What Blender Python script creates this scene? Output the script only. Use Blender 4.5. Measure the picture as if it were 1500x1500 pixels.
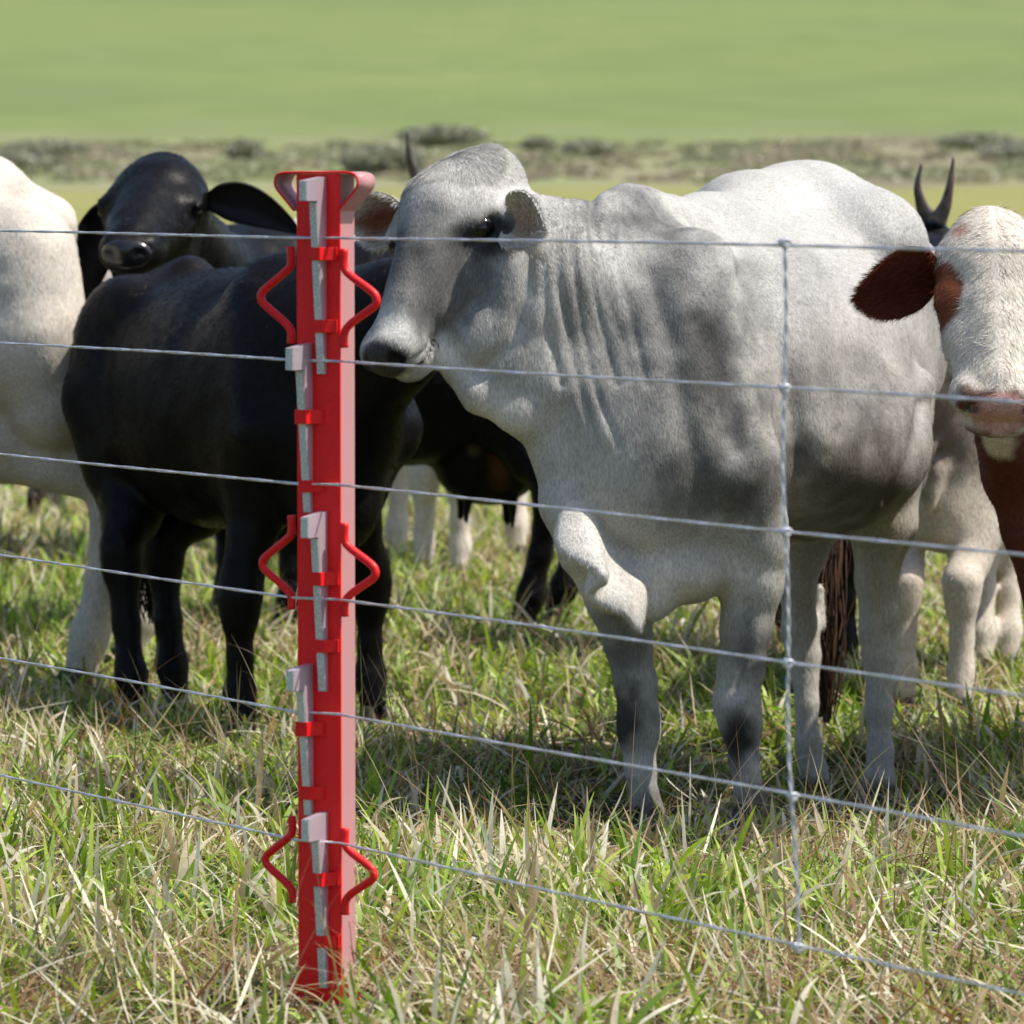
import bpy, math
import numpy as np
PI = math.pi
for o in list(bpy.data.objects): bpy.data.objects.remove(o)
SC = bpy.context.scene
COL = SC.collection
# ------------------------------------------------------------------ camera, light, exposure
F_PX, EYE, HORIZON = 7920.0, 1.40, 265.0          # focal length in photo pixels, eye height, horizon row
PITCH = math.atan((750 - HORIZON) / F_PX)
cam = bpy.data.cameras.new('camera'); camo = bpy.data.objects.new('camera', cam); COL.objects.link(camo)
camo.location = (0, 0, EYE); camo.rotation_euler = (PI / 2 - PITCH, 0, 0)
cam.sensor_width = 36; cam.lens = F_PX / 1500 * 36
cam.clip_start = 0.1; cam.clip_end = 5000
cam.dof.use_dof = True; cam.dof.focus_distance = 10.7; cam.dof.aperture_fstop = 9.0
SC.camera = camo
SUN_DIR = np.array([0.60, -0.08, 0.98]); SUN_DIR /= np.linalg.norm(SUN_DIR)
sun = bpy.data.lights.new('sun', 'SUN'); sun.energy = 5.0; sun.angle = math.radians(0.5); sun.color = (1.0, 0.95, 0.87)
suno = bpy.data.objects.new('sun', sun); COL.objects.link(suno)
from mathutils import Vector
suno.rotation_euler = Vector(SUN_DIR).to_track_quat('Z', 'Y').to_euler(); suno.location = (5, 0, 12)
w = bpy.data.worlds.new('World'); SC.world = w; w.use_nodes = True
nt = w.node_tree; nt.nodes.clear()
sky = nt.nodes.new('ShaderNodeTexSky'); sky.sky_type = 'NISHITA'; sky.sun_disc = False
sky.sun_elevation = math.asin(SUN_DIR[2]); sky.sun_rotation = math.atan2(SUN_DIR[0], SUN_DIR[1])
sky.air_density = 1.0; sky.dust_density = 1.5
bg = nt.nodes.new('ShaderNodeBackground'); bg.inputs['Strength'].default_value = 0.135
wo = nt.nodes.new('ShaderNodeOutputWorld')
nt.links.new(sky.outputs[0], bg.inputs['Color']); nt.links.new(bg.outputs[0], wo.inputs['Surface'])
SC.view_settings.view_transform = 'Standard'; SC.view_settings.look = 'None'
SC.view_settings.exposure = 0.34; SC.view_settings.gamma = 1.0
SC.cycles.max_bounces = 6; SC.cycles.transparent_max_bounces = 8

# ------------------------------------------------------------------ helpers
cp, sp = math.cos(PITCH), math.sin(PITCH)
def W(px, py, d):
    """point of the place seen at photo pixel px, py at distance d along the ground"""
    x = (px - 750) / F_PX; y = -(py - 750) / F_PX
    dy = cp + y * sp; dz = -sp + y * cp
    t = d / dy
    return np.array([x * t, d, EYE + dz * t])
def nrm(v):
    v = np.asarray(v, float); return v / (np.linalg.norm(v) + 1e-12)
def rng(s): return np.random.default_rng(s)

def mesh_np(name, verts, faces, mat=None, parent=None, origin=None, smooth=True, col=None, loc=None):
    """faces: (n,4) or (n,3) int array, or list of arrays.  verts in world space; origin is the parent's world place"""
    me = bpy.data.meshes.new(name)
    verts = np.asarray(verts, np.float32)
    if origin is not None: verts = verts - np.asarray(origin, np.float32)
    if not isinstance(faces, list): faces = [faces]
    faces = [np.asarray(f, np.int32) for f in faces if len(f)]
    me.vertices.add(len(verts)); me.vertices.foreach_set('co', verts.ravel())
    nl = sum(f.size for f in faces); nf = sum(len(f) for f in faces)
    me.loops.add(nl); me.polygons.add(nf)
    me.loops.foreach_set('vertex_index', np.concatenate([f.ravel() for f in faces]))
    tot = np.concatenate([np.full(len(f), f.shape[1], np.int32) for f in faces])
    st = np.concatenate([[0], np.cumsum(tot)[:-1]]).astype(np.int32)
    me.polygons.foreach_set('loop_start', st); me.polygons.foreach_set('loop_total', tot)
    me.polygons.foreach_set('use_smooth', np.full(nf, smooth, bool))
    me.update(calc_edges=True)
    if col is not None:
        a = me.color_attributes.new('coat', 'FLOAT_COLOR', 'POINT')
        c = np.ones((len(verts), 4), np.float32); c[:, :3] = col
        a.data.foreach_set('color', c.ravel())
    if mat: me.materials.append(mat)
    ob = bpy.data.objects.new(name, me); COL.objects.link(ob)
    if parent is not None: ob.parent = parent
    elif loc is not None: ob.location = loc
    return ob
def thing(name, label, cat, loc, group=None):
    o = bpy.data.objects.new(name, None); COL.objects.link(o); o.location = tuple(float(v) for v in loc)
    o.empty_display_size = 0.1
    o['label'] = label; o['category'] = cat
    if group: o['group'] = group
    return o
def tube(pts, rad, n=10, caps=True):
    pts = np.asarray(pts, float); m = len(pts)
    rad = np.full(m, rad) if np.isscalar(rad) else np.asarray(rad, float)
    T = np.gradient(pts, axis=0); T /= np.linalg.norm(T, axis=1, keepdims=True) + 1e-12
    up = np.array([0, 0, 1.0]) if abs(T[0, 2]) < 0.9 else np.array([0, 1.0, 0])
    V = []; a = np.arange(n) / n * 2 * PI
    N = nrm(np.cross(up, T[0]))
    for i in range(m):
        N = nrm(N - T[i] * (N @ T[i])); B = np.cross(T[i], N)
        V.append(pts[i] + rad[i] * (np.cos(a)[:, None] * N + np.sin(a)[:, None] * B))
    V = np.concatenate(V); Fq = []
    i = np.arange(m - 1)[:, None]; j = np.arange(n)[None]
    Fq = np.stack([i * n + j, i * n + (j + 1) % n, (i + 1) * n + (j + 1) % n, (i + 1) * n + j], -1).reshape(-1, 4)
    fs = [Fq]
    if caps:
        V = np.vstack([V, pts[0], pts[-1]]); k = m * n; jj = np.arange(n)
        fs.append(np.stack([np.full(n, k), (jj + 1) % n, jj], -1))
        fs.append(np.stack([np.full(n, k + 1), (m - 1) * n + jj, (m - 1) * n + (jj + 1) % n], -1))
    return V, fs
def merge(parts):
    V = []; Fs = {3: [], 4: []}; o = 0
    for v, f in parts:
        f = f if isinstance(f, list) else [f]
        for q in f: Fs[np.asarray(q).shape[1]].append(np.asarray(q) + o)
        V.append(v); o += len(v)
    return np.concatenate(V), [np.concatenate(Fs[k]) for k in (3, 4) if Fs[k]]
def spline(pts, n=8):
    """Catmull-Rom through control rows (any number of columns)"""
    P = np.asarray(pts, float); P = np.vstack([2 * P[0] - P[1], P, 2 * P[-1] - P[-2]]); out = []
    for i in range(1, len(P) - 2):
        t = np.arange(n)[:, None] / n
        a, b, c, d = P[i - 1], P[i], P[i + 1], P[i + 2]
        out.append(.5 * ((2 * b) + (c - a) * t + (2 * a - 5 * b + 4 * c - d) * t ** 2 + (3 * b - a - 3 * c + d) * t ** 3))
    out.append(P[-2][None]); return np.concatenate(out)
def extrude(poly, depth_vec):
    """closed polygon (k,3) extruded along depth_vec"""
    poly = np.asarray(poly, float); k = len(poly); V = np.vstack([poly, poly + depth_vec])
    i = np.arange(k); side = np.stack([i, (i + 1) % k, (i + 1) % k + k, i + k], -1)
    c0, c1 = 2 * k, 2 * k + 1
    V = np.vstack([V, poly.mean(0), poly.mean(0) + depth_vec])
    return V, [side, np.stack([np.full(k, c0), (i + 1) % k, i], -1), np.stack([np.full(k, c1), i + k, (i + 1) % k + k], -1)]

# value noise in numpy
def vnoise(p, seed=0):
    p = np.asarray(p, float); i = np.floor(p).astype(np.int64); f = p - i; f = f * f * (3 - 2 * f)
    def h(a, b, c):
        n = (a * 73856093) ^ (b * 19349663) ^ (c * 83492791) ^ (seed * 2654435761)
        n = (n ^ (n >> 13)) * 1274126177 & 0x7fffffff
        n = (n ^ (n >> 15)) & 0xffffff
        return n / float(0xffffff)
    x, y, z = i[..., 0], i[..., 1], i[..., 2]; fx, fy, fz = f[..., 0], f[..., 1], f[..., 2]
    r = 0
    for dx in (0, 1):
        for dy in (0, 1):
            for dz in (0, 1):
                r = r + h(x + dx, y + dy, z + dz) * (fx if dx else 1 - fx) * (fy if dy else 1 - fy) * (fz if dz else 1 - fz)
    return r * 2 - 1

# ------------------------------------------------------------------ materials
def new_mat(name):
    m = bpy.data.materials.new(name); m.use_nodes = True; t = m.node_tree
    b = t.nodes['Principled BSDF']; return m, t, b, t.nodes, t.links
def coat_material(name, rough=0.65, grain=1.0, spec=0.3, bump=0.35, scale=60., sheen=0.0):
    m, t, b, N, L = new_mat(name)
    at = N.new('ShaderNodeAttribute'); at.attribute_name = 'coat'
    tc = N.new('ShaderNodeTexCoord'); mp = N.new('ShaderNodeMapping'); mp.inputs['Scale'].default_value = (1, 1, 0.28)
    L.new(tc.outputs['Object'], mp.inputs[0])
    n1 = N.new('ShaderNodeTexNoise'); n1.inputs['Scale'].default_value = scale * 4; n1.inputs['Detail'].default_value = 3
    L.new(mp.outputs[0], n1.inputs['Vector'])
    n2 = N.new('ShaderNodeTexNoise'); n2.inputs['Scale'].default_value = 7; n2.inputs['Detail'].default_value = 5
    L.new(tc.outputs['Object'], n2.inputs['Vector'])
    r1 = N.new('ShaderNodeMapRange'); r1.inputs['From Min'].default_value = .3; r1.inputs['From Max'].default_value = .7
    r1.inputs['To Min'].default_value = 1 - .35 * grain; r1.inputs['To Max'].default_value = 1 + .3 * grain
    L.new(n1.outputs[0], r1.inputs[0])
    r2 = N.new('ShaderNodeMapRange'); r2.inputs['From Min'].default_value = .3; r2.inputs['From Max'].default_value = .7
    r2.inputs['To Min'].default_value = .88; r2.inputs['To Max'].default_value = 1.08
    L.new(n2.outputs[0], r2.inputs[0])
    mu = N.new('ShaderNodeMath'); mu.operation = 'MULTIPLY'; L.new(r1.outputs[0], mu.inputs[0]); L.new(r2.outputs[0], mu.inputs[1])
    vm = N.new('ShaderNodeVectorMath'); vm.operation = 'SCALE'; L.new(at.outputs['Color'], vm.inputs[0]); L.new(mu.outputs[0], vm.inputs['Scale'])
    L.new(vm.outputs[0], b.inputs['Base Color'])
    bp = N.new('ShaderNodeBump'); bp.inputs['Strength'].default_value = bump; bp.inputs['Distance'].default_value = 0.004
    L.new(n1.outputs[0], bp.inputs['Height']); L.new(bp.outputs[0], b.inputs['Normal'])
    b.inputs['Roughness'].default_value = rough; b.inputs['Specular IOR Level'].default_value = spec
    b.inputs['Sheen Weight'].default_value = sheen
    return m
M = {}
M['coat'] = coat_material('cattle_coat', 0.62, 0.8, 0.25, .4)
M['black_coat'] = coat_material('black_cattle_coat', 0.42, 0.5, 0.12, .3, 40.)
def hair_material():
    m, t, b, N, L = new_mat('cattle_hair')
    at = N.new('ShaderNodeAttribute'); at.attribute_name = 'coat'
    L.new(at.outputs['Color'], b.inputs['Base Color'])
    b.inputs['Roughness'].default_value = 0.5; b.inputs['Specular IOR Level'].default_value = .14
    return m
M['hair'] = hair_material()
def plain(name, col, rough=.5, spec=.5, metal=0., nscale=0., namt=.1, bump=0., coat=0.):
    m, t, b, N, L = new_mat(name)
    b.inputs['Roughness'].default_value = rough; b.inputs['Metallic'].default_value = metal
    b.inputs['Specular IOR Level'].default_value = spec; b.inputs['Coat Weight'].default_value = coat
    b.inputs['Coat Roughness'].default_value = .15
    if nscale:
        tc = N.new('ShaderNodeTexCoord'); n = N.new('ShaderNodeTexNoise'); n.inputs['Scale'].default_value = nscale; n.inputs['Detail'].default_value = 3
        L.new(tc.outputs['Object'], n.inputs['Vector'])
        cr = N.new('ShaderNodeValToRGB'); e = cr.color_ramp.elements; e[0].position = .32; e[1].position = .68
        e[0].color = (*[c * (1 - namt) for c in col], 1); e[1].color = (*[min(1, c * (1 + namt)) for c in col], 1)
        L.new(n.outputs[0], cr.inputs[0]); L.new(cr.outputs[0], b.inputs['Base Color'])
        if bump:
            bp = N.new('ShaderNodeBump'); bp.inputs['Strength'].default_value = bump; bp.inputs['Distance'].default_value = .001
            L.new(n.outputs[0], bp.inputs['Height']); L.new(bp.outputs[0], b.inputs['Normal'])
    else: b.inputs['Base Color'].default_value = (*col, 1)
    return m
M['eye'] = plain('wet_dark_eye', (.004, .003, .003), .10, .5)
M['wetnose'] = plain('wet_black_nose', (.012, .011, .012), .22, .6, nscale=160, namt=.3, bump=.6)
M['hoof'] = plain('horn_of_hoof', (.035, .028, .022), .45, .4, nscale=60, namt=.4)
M['horn'] = plain('cattle_horn', (.11, .085, .07), .4, .5, nscale=30, namt=.5)
M['red'] = plain('red_powder_coat', (.86, .010, .012), .42, .35, nscale=420, namt=.14, bump=.5, coat=.0)
M['redrod'] = plain('red_rod_paint', (.74, .008, .010), .48, .3, nscale=300, namt=.1, bump=.3, coat=.1)
M['pink'] = plain('red_with_painted_sheen', (.46, .225, .225), .45, .35, nscale=0)  # red metal whose sky and sun reflection is put into the colour
M['zinc'] = plain('galvanised_edge', (.55, .60, .56), .55, .5, metal=.2, nscale=380, namt=.3, bump=.5)
M['zincside'] = plain('galvanised_side', (.50, .42, .47), .35, .5, metal=.4)
M['wire'] = plain('galvanised_wire', (.62, .63, .67), .38, .6, metal=.45, nscale=90, namt=.2)

# ------------------------------------------------------------------ implicit surfaces -> mesh
class Field:
    def __init__(s): s.P = []
    def ell(s, c, r, ax=None, k=.05, sub=False):
        ax = np.eye(3) if ax is None else np.asarray(ax, float)      # rows: axes
        r = np.asarray(r, float); ext = np.sqrt(((ax * r[:, None]) ** 2).sum(0))
        s.P.append(('e', np.asarray(c, float), ax, r, k, sub, c - ext, c + ext))
    def cap(s, a, b, ra, rb, k=.05, sub=False):
        a = np.asarray(a, float); b = np.asarray(b, float)
        s.P.append(('c', a, b, (ra, rb), k, sub, np.minimum(a - ra, b - rb), np.maximum(a + ra, b + rb)))
    def chain(s, pts, k=.03):
        for (a, ra), (b, rb) in zip(pts[:-1], pts[1:]): s.cap(a, b, ra, rb, k)
    def mesh(s, h, smooth=2):
        lo = np.min([p[-2] for p in s.P if not p[-3]], 0) - 4 * h; hi = np.max([p[-1] for p in s.P if not p[-3]], 0) + 4 * h
        n = np.ceil((hi - lo) / h).astype(int) + 1
        G = np.full(n, 1.0, np.float32)
        for p in s.P:
            k, sub = p[-4], p[-3]
            i0 = np.maximum(np.floor((p[-2] - k - 3 * h - lo) / h).astype(int), 0)
            i1 = np.minimum(np.ceil((p[-1] + k + 3 * h - lo) / h).astype(int) + 1, n)
            if np.any(i1 <= i0): continue
            X = (lo[0] + h * np.arange(i0[0], i1[0])).astype(np.float32)[:, None, None]
            Y = (lo[1] + h * np.arange(i0[1], i1[1])).astype(np.float32)[None, :, None]
            Z = (lo[2] + h * np.arange(i0[2], i1[2])).astype(np.float32)[None, None, :]
            if p[0] == 'e':
                c, ax, r = p[1:4]; dx, dy, dz = X - c[0], Y - c[1], Z - c[2]; k0 = 0; k1 = 0
                for a, rr in zip(ax, r):
                    q = (dx * a[0] + dy * a[1] + dz * a[2]); k0 = k0 + (q / rr) ** 2; k1 = k1 + (q / rr ** 2) ** 2
                k0 = np.sqrt(k0); d = k0 * (k0 - 1) / (np.sqrt(k1) + 1e-6)
            else:
                a, b, (ra, rb) = p[1:4]; ba = b - a; L2 = ba @ ba + 1e-9
                t = np.clip(((X - a[0]) * ba[0] + (Y - a[1]) * ba[1] + (Z - a[2]) * ba[2]) / L2, 0, 1)
                d = np.sqrt((X - a[0] - t * ba[0]) ** 2 + (Y - a[1] - t * ba[1]) ** 2 + (Z - a[2] - t * ba[2]) ** 2) - (ra + (rb - ra) * t)
            sl = tuple(slice(u, v) for u, v in zip(i0, i1)); g = G[sl]
            if sub:
                d = -d; hh = np.maximum(k - np.abs(g - d), 0) / k; G[sl] = np.maximum(g, d) + hh * hh * k / 4
            else:
                hh = np.maximum(k - np.abs(g - d), 0) / k; G[sl] = np.minimum(g, d) - hh * hh * k / 4
        return surf(G, lo, h, smooth)
def surf(G, lo, h, smooth):
    S = G < 0; n = np.array(G.shape)
    cnt = np.zeros(n - 1, np.int8)
    for dx in (0, 1):
        for dy in (0, 1):
            for dz in (0, 1): cnt += S[dx:n[0] - 1 + dx, dy:n[1] - 1 + dy, dz:n[2] - 1 + dz]
    act = np.argwhere((cnt > 0) & (cnt < 8)); idx = np.full(n - 1, -1, np.int32); idx[tuple(act.T)] = np.arange(len(act))
    cor = [(a, b, c) for a in (0, 1) for b in (0, 1) for c in (0, 1)]
    val = {c: G[act[:, 0] + c[0], act[:, 1] + c[1], act[:, 2] + c[2]] for c in cor}
    acc = np.zeros((len(act), 3)); m = np.zeros(len(act))
    for c in cor:
        for ax in range(3):
            if c[ax]: continue
            e = list(c); e[ax] = 1; e = tuple(e); a, b = val[c], val[e]; x = (a < 0) != (b < 0)
            t = np.where(x, a / np.where(x, a - b, 1), 0); q = np.zeros((len(act), 3)); q[:] = c; q[:, ax] = t
            acc[x] += q[x]; m[x] += 1
    V = lo + h * (act + acc / np.maximum(m, 1)[:, None]); Fq = []
    for ax in range(3):
        b, c = (ax + 1) % 3, (ax + 2) % 3
        sl0 = [slice(None)] * 3; sl1 = [slice(None)] * 3; sl0[ax] = slice(0, -1); sl1[ax] = slice(1, None)
        A, B = S[tuple(sl0)], S[tuple(sl1)]
        for flip in (False, True):
            e = np.argwhere((A & ~B) if not flip else (~A & B))
            e = e[(e[:, b] > 0) & (e[:, c] > 0) & (e[:, b] < n[b] - 1) & (e[:, c] < n[c] - 1)]
            def at(ob, oc):
                q = e.copy(); q[:, b] += ob; q[:, c] += oc; return idx[tuple(q.T)]
            f = np.stack([at(-1, -1), at(0, -1), at(0, 0), at(-1, 0)], -1)
            Fq.append(f[:, ::-1] if flip else f)
    Fq = np.concatenate(Fq)
    for _ in range(smooth):
        s = np.zeros_like(V); c = np.zeros(len(V))
        for i in range(4):
            a, b = Fq[:, i], Fq[:, (i + 1) % 4]
            for ax in range(3):
                s[:, ax] += np.bincount(a, V[b, ax], len(V)) + np.bincount(b, V[a, ax], len(V))
            c += np.bincount(a, minlength=len(V)) + np.bincount(b, minlength=len(V))
        V = V * .5 + .5 * s / c[:, None]
    return V, Fq
def vnormals(V, Fq):
    fn = np.cross(V[Fq[:, 2]] - V[Fq[:, 0]], V[Fq[:, -1]] - V[Fq[:, 1]]); N = np.zeros_like(V)
    for i in range(Fq.shape[1]):
        for a in range(3): N[:, a] += np.bincount(Fq[:, i], fn[:, a], len(V))
    return N / (np.linalg.norm(N, axis=1, keepdims=True) + 1e-12)

def hair_mesh(V, Fq, C, n, flow, length, width, lift, seed, jit=.25, dens=None, bright=.35):
    """short flat-lying hairs: one narrow triangle each"""
    R = rng(seed); fn = np.cross(V[Fq[:, 2]] - V[Fq[:, 0]], V[Fq[:, 3]] - V[Fq[:, 1]]); A = np.linalg.norm(fn, axis=1)
    cen = V[Fq].mean(1); wgt = A * (dens(cen) if dens else 1.0)
    f = R.choice(len(Fq), n, p=wgt / wgt.sum()); u, v = R.random((2, n, 1))
    q = Fq[f]; bary = [(1 - u) * (1 - v), u * (1 - v), u * v, (1 - u) * v]
    P = sum(b * V[q[:, i]] for i, b in enumerate(bary)); VN = vnormals(V, Fq)
    N = sum(b * VN[q[:, i]] for i, b in enumerate(bary)); N /= np.linalg.norm(N, axis=1, keepdims=True)
    CC = sum(b * C[q[:, i]] for i, b in enumerate(bary))
    D = flow(P) + jit * R.normal(size=(n, 3)); D -= N * (D * N).sum(1, keepdims=True); D /= np.linalg.norm(D, axis=1, keepdims=True) + 1e-9
    D = D + N * (lift * (.4 + 1.2 * R.random((n, 1)))); D /= np.linalg.norm(D, axis=1, keepdims=True)
    S = np.cross(D, N); S /= np.linalg.norm(S, axis=1, keepdims=True) + 1e-9
    S = S + .5 * N * R.normal(size=(n, 1)); S /= np.linalg.norm(S, axis=1, keepdims=True)
    l = (length(P) if callable(length) else length) * (.6 + .8 * R.random((n, 1))); P0 = P - N * .001
    X = np.concatenate([P0 - S * width / 2, P0 + S * width / 2, P0 + D * l], 1).reshape(-1, 3)
    k = (1 + bright * R.normal(size=(n, 1)).clip(-1.8, 1.8)); CC = np.clip(CC * k, 0.002, .9)
    return X, np.arange(3 * n).reshape(-1, 3), np.repeat(CC, 3, 0)

def blobs(V, base, bl):
    """colour patches: (centre, radii, colour, softness 0..1, strength)"""
    C = np.tile(np.asarray(base, float), (len(V), 1))
    nz = .22 * vnoise(V * 14, 3) + .13 * vnoise(V * 40, 5)
    for c, r, col, soft, st in bl:
        d = np.sqrt((((V - c) / r) ** 2).sum(1)) + nz * (.5 + soft * .5)
        a = np.clip((1 - d) / max(soft, .02) + .0, 0, 1); a = a * a * (3 - 2 * a) * st
        C = C * (1 - a[:, None]) + np.asarray(col) * a[:, None]
    return C

# ------------------------------------------------------------------ cattle
class Frame:
    def __init__(s, origin, head, scale=1.0, z=0.0):
        h = nrm([head[0], head[1], 0]); s.h = h; s.l = np.array([-h[1], h[0], 0]); s.u = np.array([0, 0, 1.])
        s.R = np.array([s.h, s.l, s.u]); s.o = np.array([origin[0], origin[1], z]); s.s = scale
    def p(s, x, y, z): return s.o + s.s * (x * s.h + y * s.l + z * s.u)
class Head:
    """t runs from the poll to the nose, a to the animal's left, b out of the forehead"""
    def __init__(s, poll, f, side_or_up, size=1.0):
        s.f = nrm(f); s.u = nrm(np.asarray(side_or_up, float) - s.f * (np.asarray(side_or_up, float) @ s.f)); s.s_ = np.cross(s.u, s.f)
        s.o = np.asarray(poll, float); s.k = size; s.R = np.array([s.f, s.s_, s.u])
    def p(s, t, a, b): return s.o + s.k * (t * s.f + a * s.s_ + b * s.u)
    def build(H, F, dome=0.0, wide=1.0, et=.200, eb=-.072, mw=1.0, fw=0.0):
        k = H.k; R = H.R; E = lambda c, r, kk=.03, sub=False: F.ell(H.p(*c), np.array(r) * k, R, kk * k, sub)
        E((.085, 0, -.085), (.125, .100 * wide, .098), .03)
        E((.01, 0, -.06), (.065 + dome, .062 * wide + dome, .06 + dome), .04)
        F.cap(H.p(.10, 0, -.095), H.p(.40, 0, -.082), .090 * k * wide, .055 * k, .05 * k)
        F.cap(H.p(.22, 0, -.045), H.p(.42, 0, -.045), .042 * k, .032 * k, .05 * k)
        for a in (-1, 1):
            E((et - .035, a * .082 * wide, eb + .020), (.055, .028, .028), .03)
            E((.155, a * .052, -.165), (.115, .042, .088), .04)
            F.cap(H.p(.14, a * .045, -.20), H.p(.40, a * .018, -.135), .042 * k, .028 * k, .04 * k)
            F.cap(H.p(.22, a * .088, -.105), H.p(.34, a * .055, -.095), .018 * k, .012 * k, .03 * k)
        E((.435, 0, -.080), (.062, .070 * mw, .058), .035)
        if fw: E((.27, 0, -.085), (.17, fw, .07), .05)
        E((.475, 0, -.062), (.034, .058 * mw, .044), .025)
        E((.425, 0, -.137), (.052, .046 * mw, .034), .018)
        if mw > 1.3: E((.492, 0, -.120), (.036, .050 * mw, .032), .012)
        for a in (-1, 1):
            E((.450, a * .045 * mw, -.060), (.035, .022, .032), .02)
            E((.497, a * .038 * mw, -.052), (.020, .013, .017), .008, True)
            E((et, a * .114 * wide, eb), (.034, .020, .020), .012, True)
            E((et, a * .094 * wide, eb), (.022, .022, .020), .006)
            E((et - .008, a * .105 * wide, eb + .024), (.036, .014, .008), .012); E((et + .004, a * .100 * wide, eb - .024), (.030, .010, .006), .012)
        E((.455, 0, -.118), (.07, .09, .0028), .006, True)
def eye_mesh(c, r, root, o):
    u = np.linspace(0, PI, 9)[:, None]; v = np.linspace(0, 2 * PI, 16, endpoint=False)[None]
    V = np.stack([np.sin(u) * np.cos(v), np.sin(u) * np.sin(v), np.cos(u) + 0 * v], -1).reshape(-1, 3) * r + c
    i = np.arange(8)[:, None]; j = np.arange(16)[None]
    Q = np.stack([i * 16 + j, (i + 1) * 16 + j, (i + 1) * 16 + (j + 1) % 16, i * 16 + (j + 1) % 16], -1).reshape(-1, 4)
    return mesh_np('eye', V, Q, M['eye'], root, o)
def ear_mesh(root, o, base, d, nin, L, Wd, cup=.35, droop=.3, outer=(.5, .48, .45), inner=(.3, .15, .12), mat=None, hair=0, hairlen=.02, seed=1, curl=.0, tipdark=None):
    """leaf-shaped ear: base point, direction d, nin = direction the open side faces"""
    d = nrm(d); nin = nrm(np.asarray(nin, float) - d * (np.asarray(nin, float) @ d)); s = np.cross(d, nin)
    nu, nv = 26, 17; u = np.linspace(0, 1, nu)[:, None]; v = np.linspace(-1, 1, nv)[None]
    wu = Wd * (.34 + .66 * np.sin(np.clip(u, 0, 1) * PI * .80 + .12 * PI) ) * np.sqrt(np.clip(1 - u ** 5, 0, 1))
    wu = wu * (1 - .55 * np.exp(-(u / .13) ** 2))
    cc = cup * (1 - .55 * u) ; ang = v * (cc * PI * .9)
    X = wu * np.sin(ang) / np.maximum(cc * PI * .9, .2); Y = wu * (1 - np.cos(ang)) * .9
    X = X + .05 * Wd * np.sin(u * 5 + 1)
    bend = droop * u ** 2 * L; Z = u * L
    P = base + Z[..., None] * d + X[..., None] * s + (Y + curl * L * u * v ** 2)[..., None] * nin + bend[..., None] * np.array([0, 0, -1.])
    P = P.reshape(-1, 3); i = np.arange(nu - 1)[:, None]; j = np.arange(nv - 1)[None]
    Q = np.stack([i * nv + j, i * nv + j + 1, (i + 1) * nv + j + 1, (i + 1) * nv + j], -1).reshape(-1, 4)
    N = vnormals(P, Q); sgn = np.sign((N * nin).sum(1).mean()); N *= sgn
    th = .006 * (1.15 - u.repeat(nv, 1)).reshape(-1, 1)
    Pin = P + N * th * .5; Pout = P - N * th * .5; n = len(P)
    rim = np.concatenate([np.arange(nv), np.arange(1, nu) * nv + nv - 1, np.arange(nv - 2, -1, -1) + (nu - 1) * nv, np.arange(nu - 2, 0, -1) * nv])
    r2 = np.roll(rim, -1); RQ = np.stack([rim, r2, r2 + n, rim + n], -1)
    V = np.vstack([Pin, Pout]); FQ = np.vstack([Q, Q[:, ::-1] + n, RQ])
    vv = np.abs(np.tile(v, (nu, 1)).reshape(-1, 1)); uu = np.tile(u, (1, nv)).reshape(-1, 1)
    k = np.clip(1.25 - vv * 1.1 - np.clip(uu - .6, 0, 1) * 1.5, 0, 1)
    ci = np.asarray(inner) * k + np.asarray(outer) * 1.1 * (1 - k); co = np.tile(np.asarray(outer, float), (n, 1))
    C = np.vstack([ci, co])
    if tipdark is not None:
        kk = np.clip((np.vstack([uu, uu]) - .8) * 5, 0, 1); C = C * (1 - kk) + np.asarray(tipdark) * kk
    C *= 1 + .12 * vnoise(V * 60, 4)[:, None]
    ob = mesh_np('ear', V, FQ, mat or M['coat'], root, o, col=C)
    if hair:
        fl = lambda p: np.tile(d + np.array([0, 0, -.35]), (len(p), 1))
        hv, hf, hc = hair_mesh(V, FQ, C, hair, fl, hairlen, .0016, .25, seed, jit=.35)
        hb = mesh_np('ear_hair', hv, hf, M['hair'], ob, o, smooth=False, col=hc)
    return ob
def horn_mesh(root, o, pts, r0, r1=.004, col=None):
    P = spline(pts, 8); n = len(P); r = r0 + (r1 - r0) * np.linspace(0, 1, n) ** .8
    r *= 1 + .04 * np.sin(np.arange(n) * 2.6) * np.linspace(1, 0, n)
    V, f = tube(P, r, 14); return mesh_np('horn', V, f, M['horn'], root, o)
def hoof_mesh(root, o, p, d, r=.045):
    """cloven hoof: p = middle of the pastern's end, d = forward"""
    d = nrm([d[0], d[1], 0]); s = np.array([-d[1], d[0], 0]); parts = []
    for a in (-1, 1):
        ring = []
        for z, sc, fw in ((.055, .62, -.004), (.045, .72, .0), (.02, .88, .010), (.0, 1.0, .018)):
            an = np.linspace(0, 2 * PI, 14, endpoint=False)
            ex = np.cos(an); ey = np.sin(an)
            q = p + (ex * (1 + .35 * (ex > 0)) * r * .95 * sc + fw)[:, None] * d + (ey * r * .48 * sc + a * r * .52)[:, None] * s
            q[:, 2] = p[2] + z * r / .045 - .045; ring.append(q)
        n = 14; V = np.concatenate(ring); i = np.arange(3)[:, None]; j = np.arange(n)[None]
        Q = np.stack([i * n + j, i * n + (j + 1) % n, (i + 1) * n + (j + 1) % n, (i + 1) * n + j], -1).reshape(-1, 4)[:, ::-1]
        V = np.vstack([V, V[:n].mean(0) + [0, 0, .006]]); jj = np.arange(n)
        parts.append((V, [Q, np.stack([np.full(n, len(V) - 1), jj, (jj + 1) % n], -1)]))
    V, f = merge(parts); return mesh_np('hoof', V, f, M['hoof'], root, o)
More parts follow.
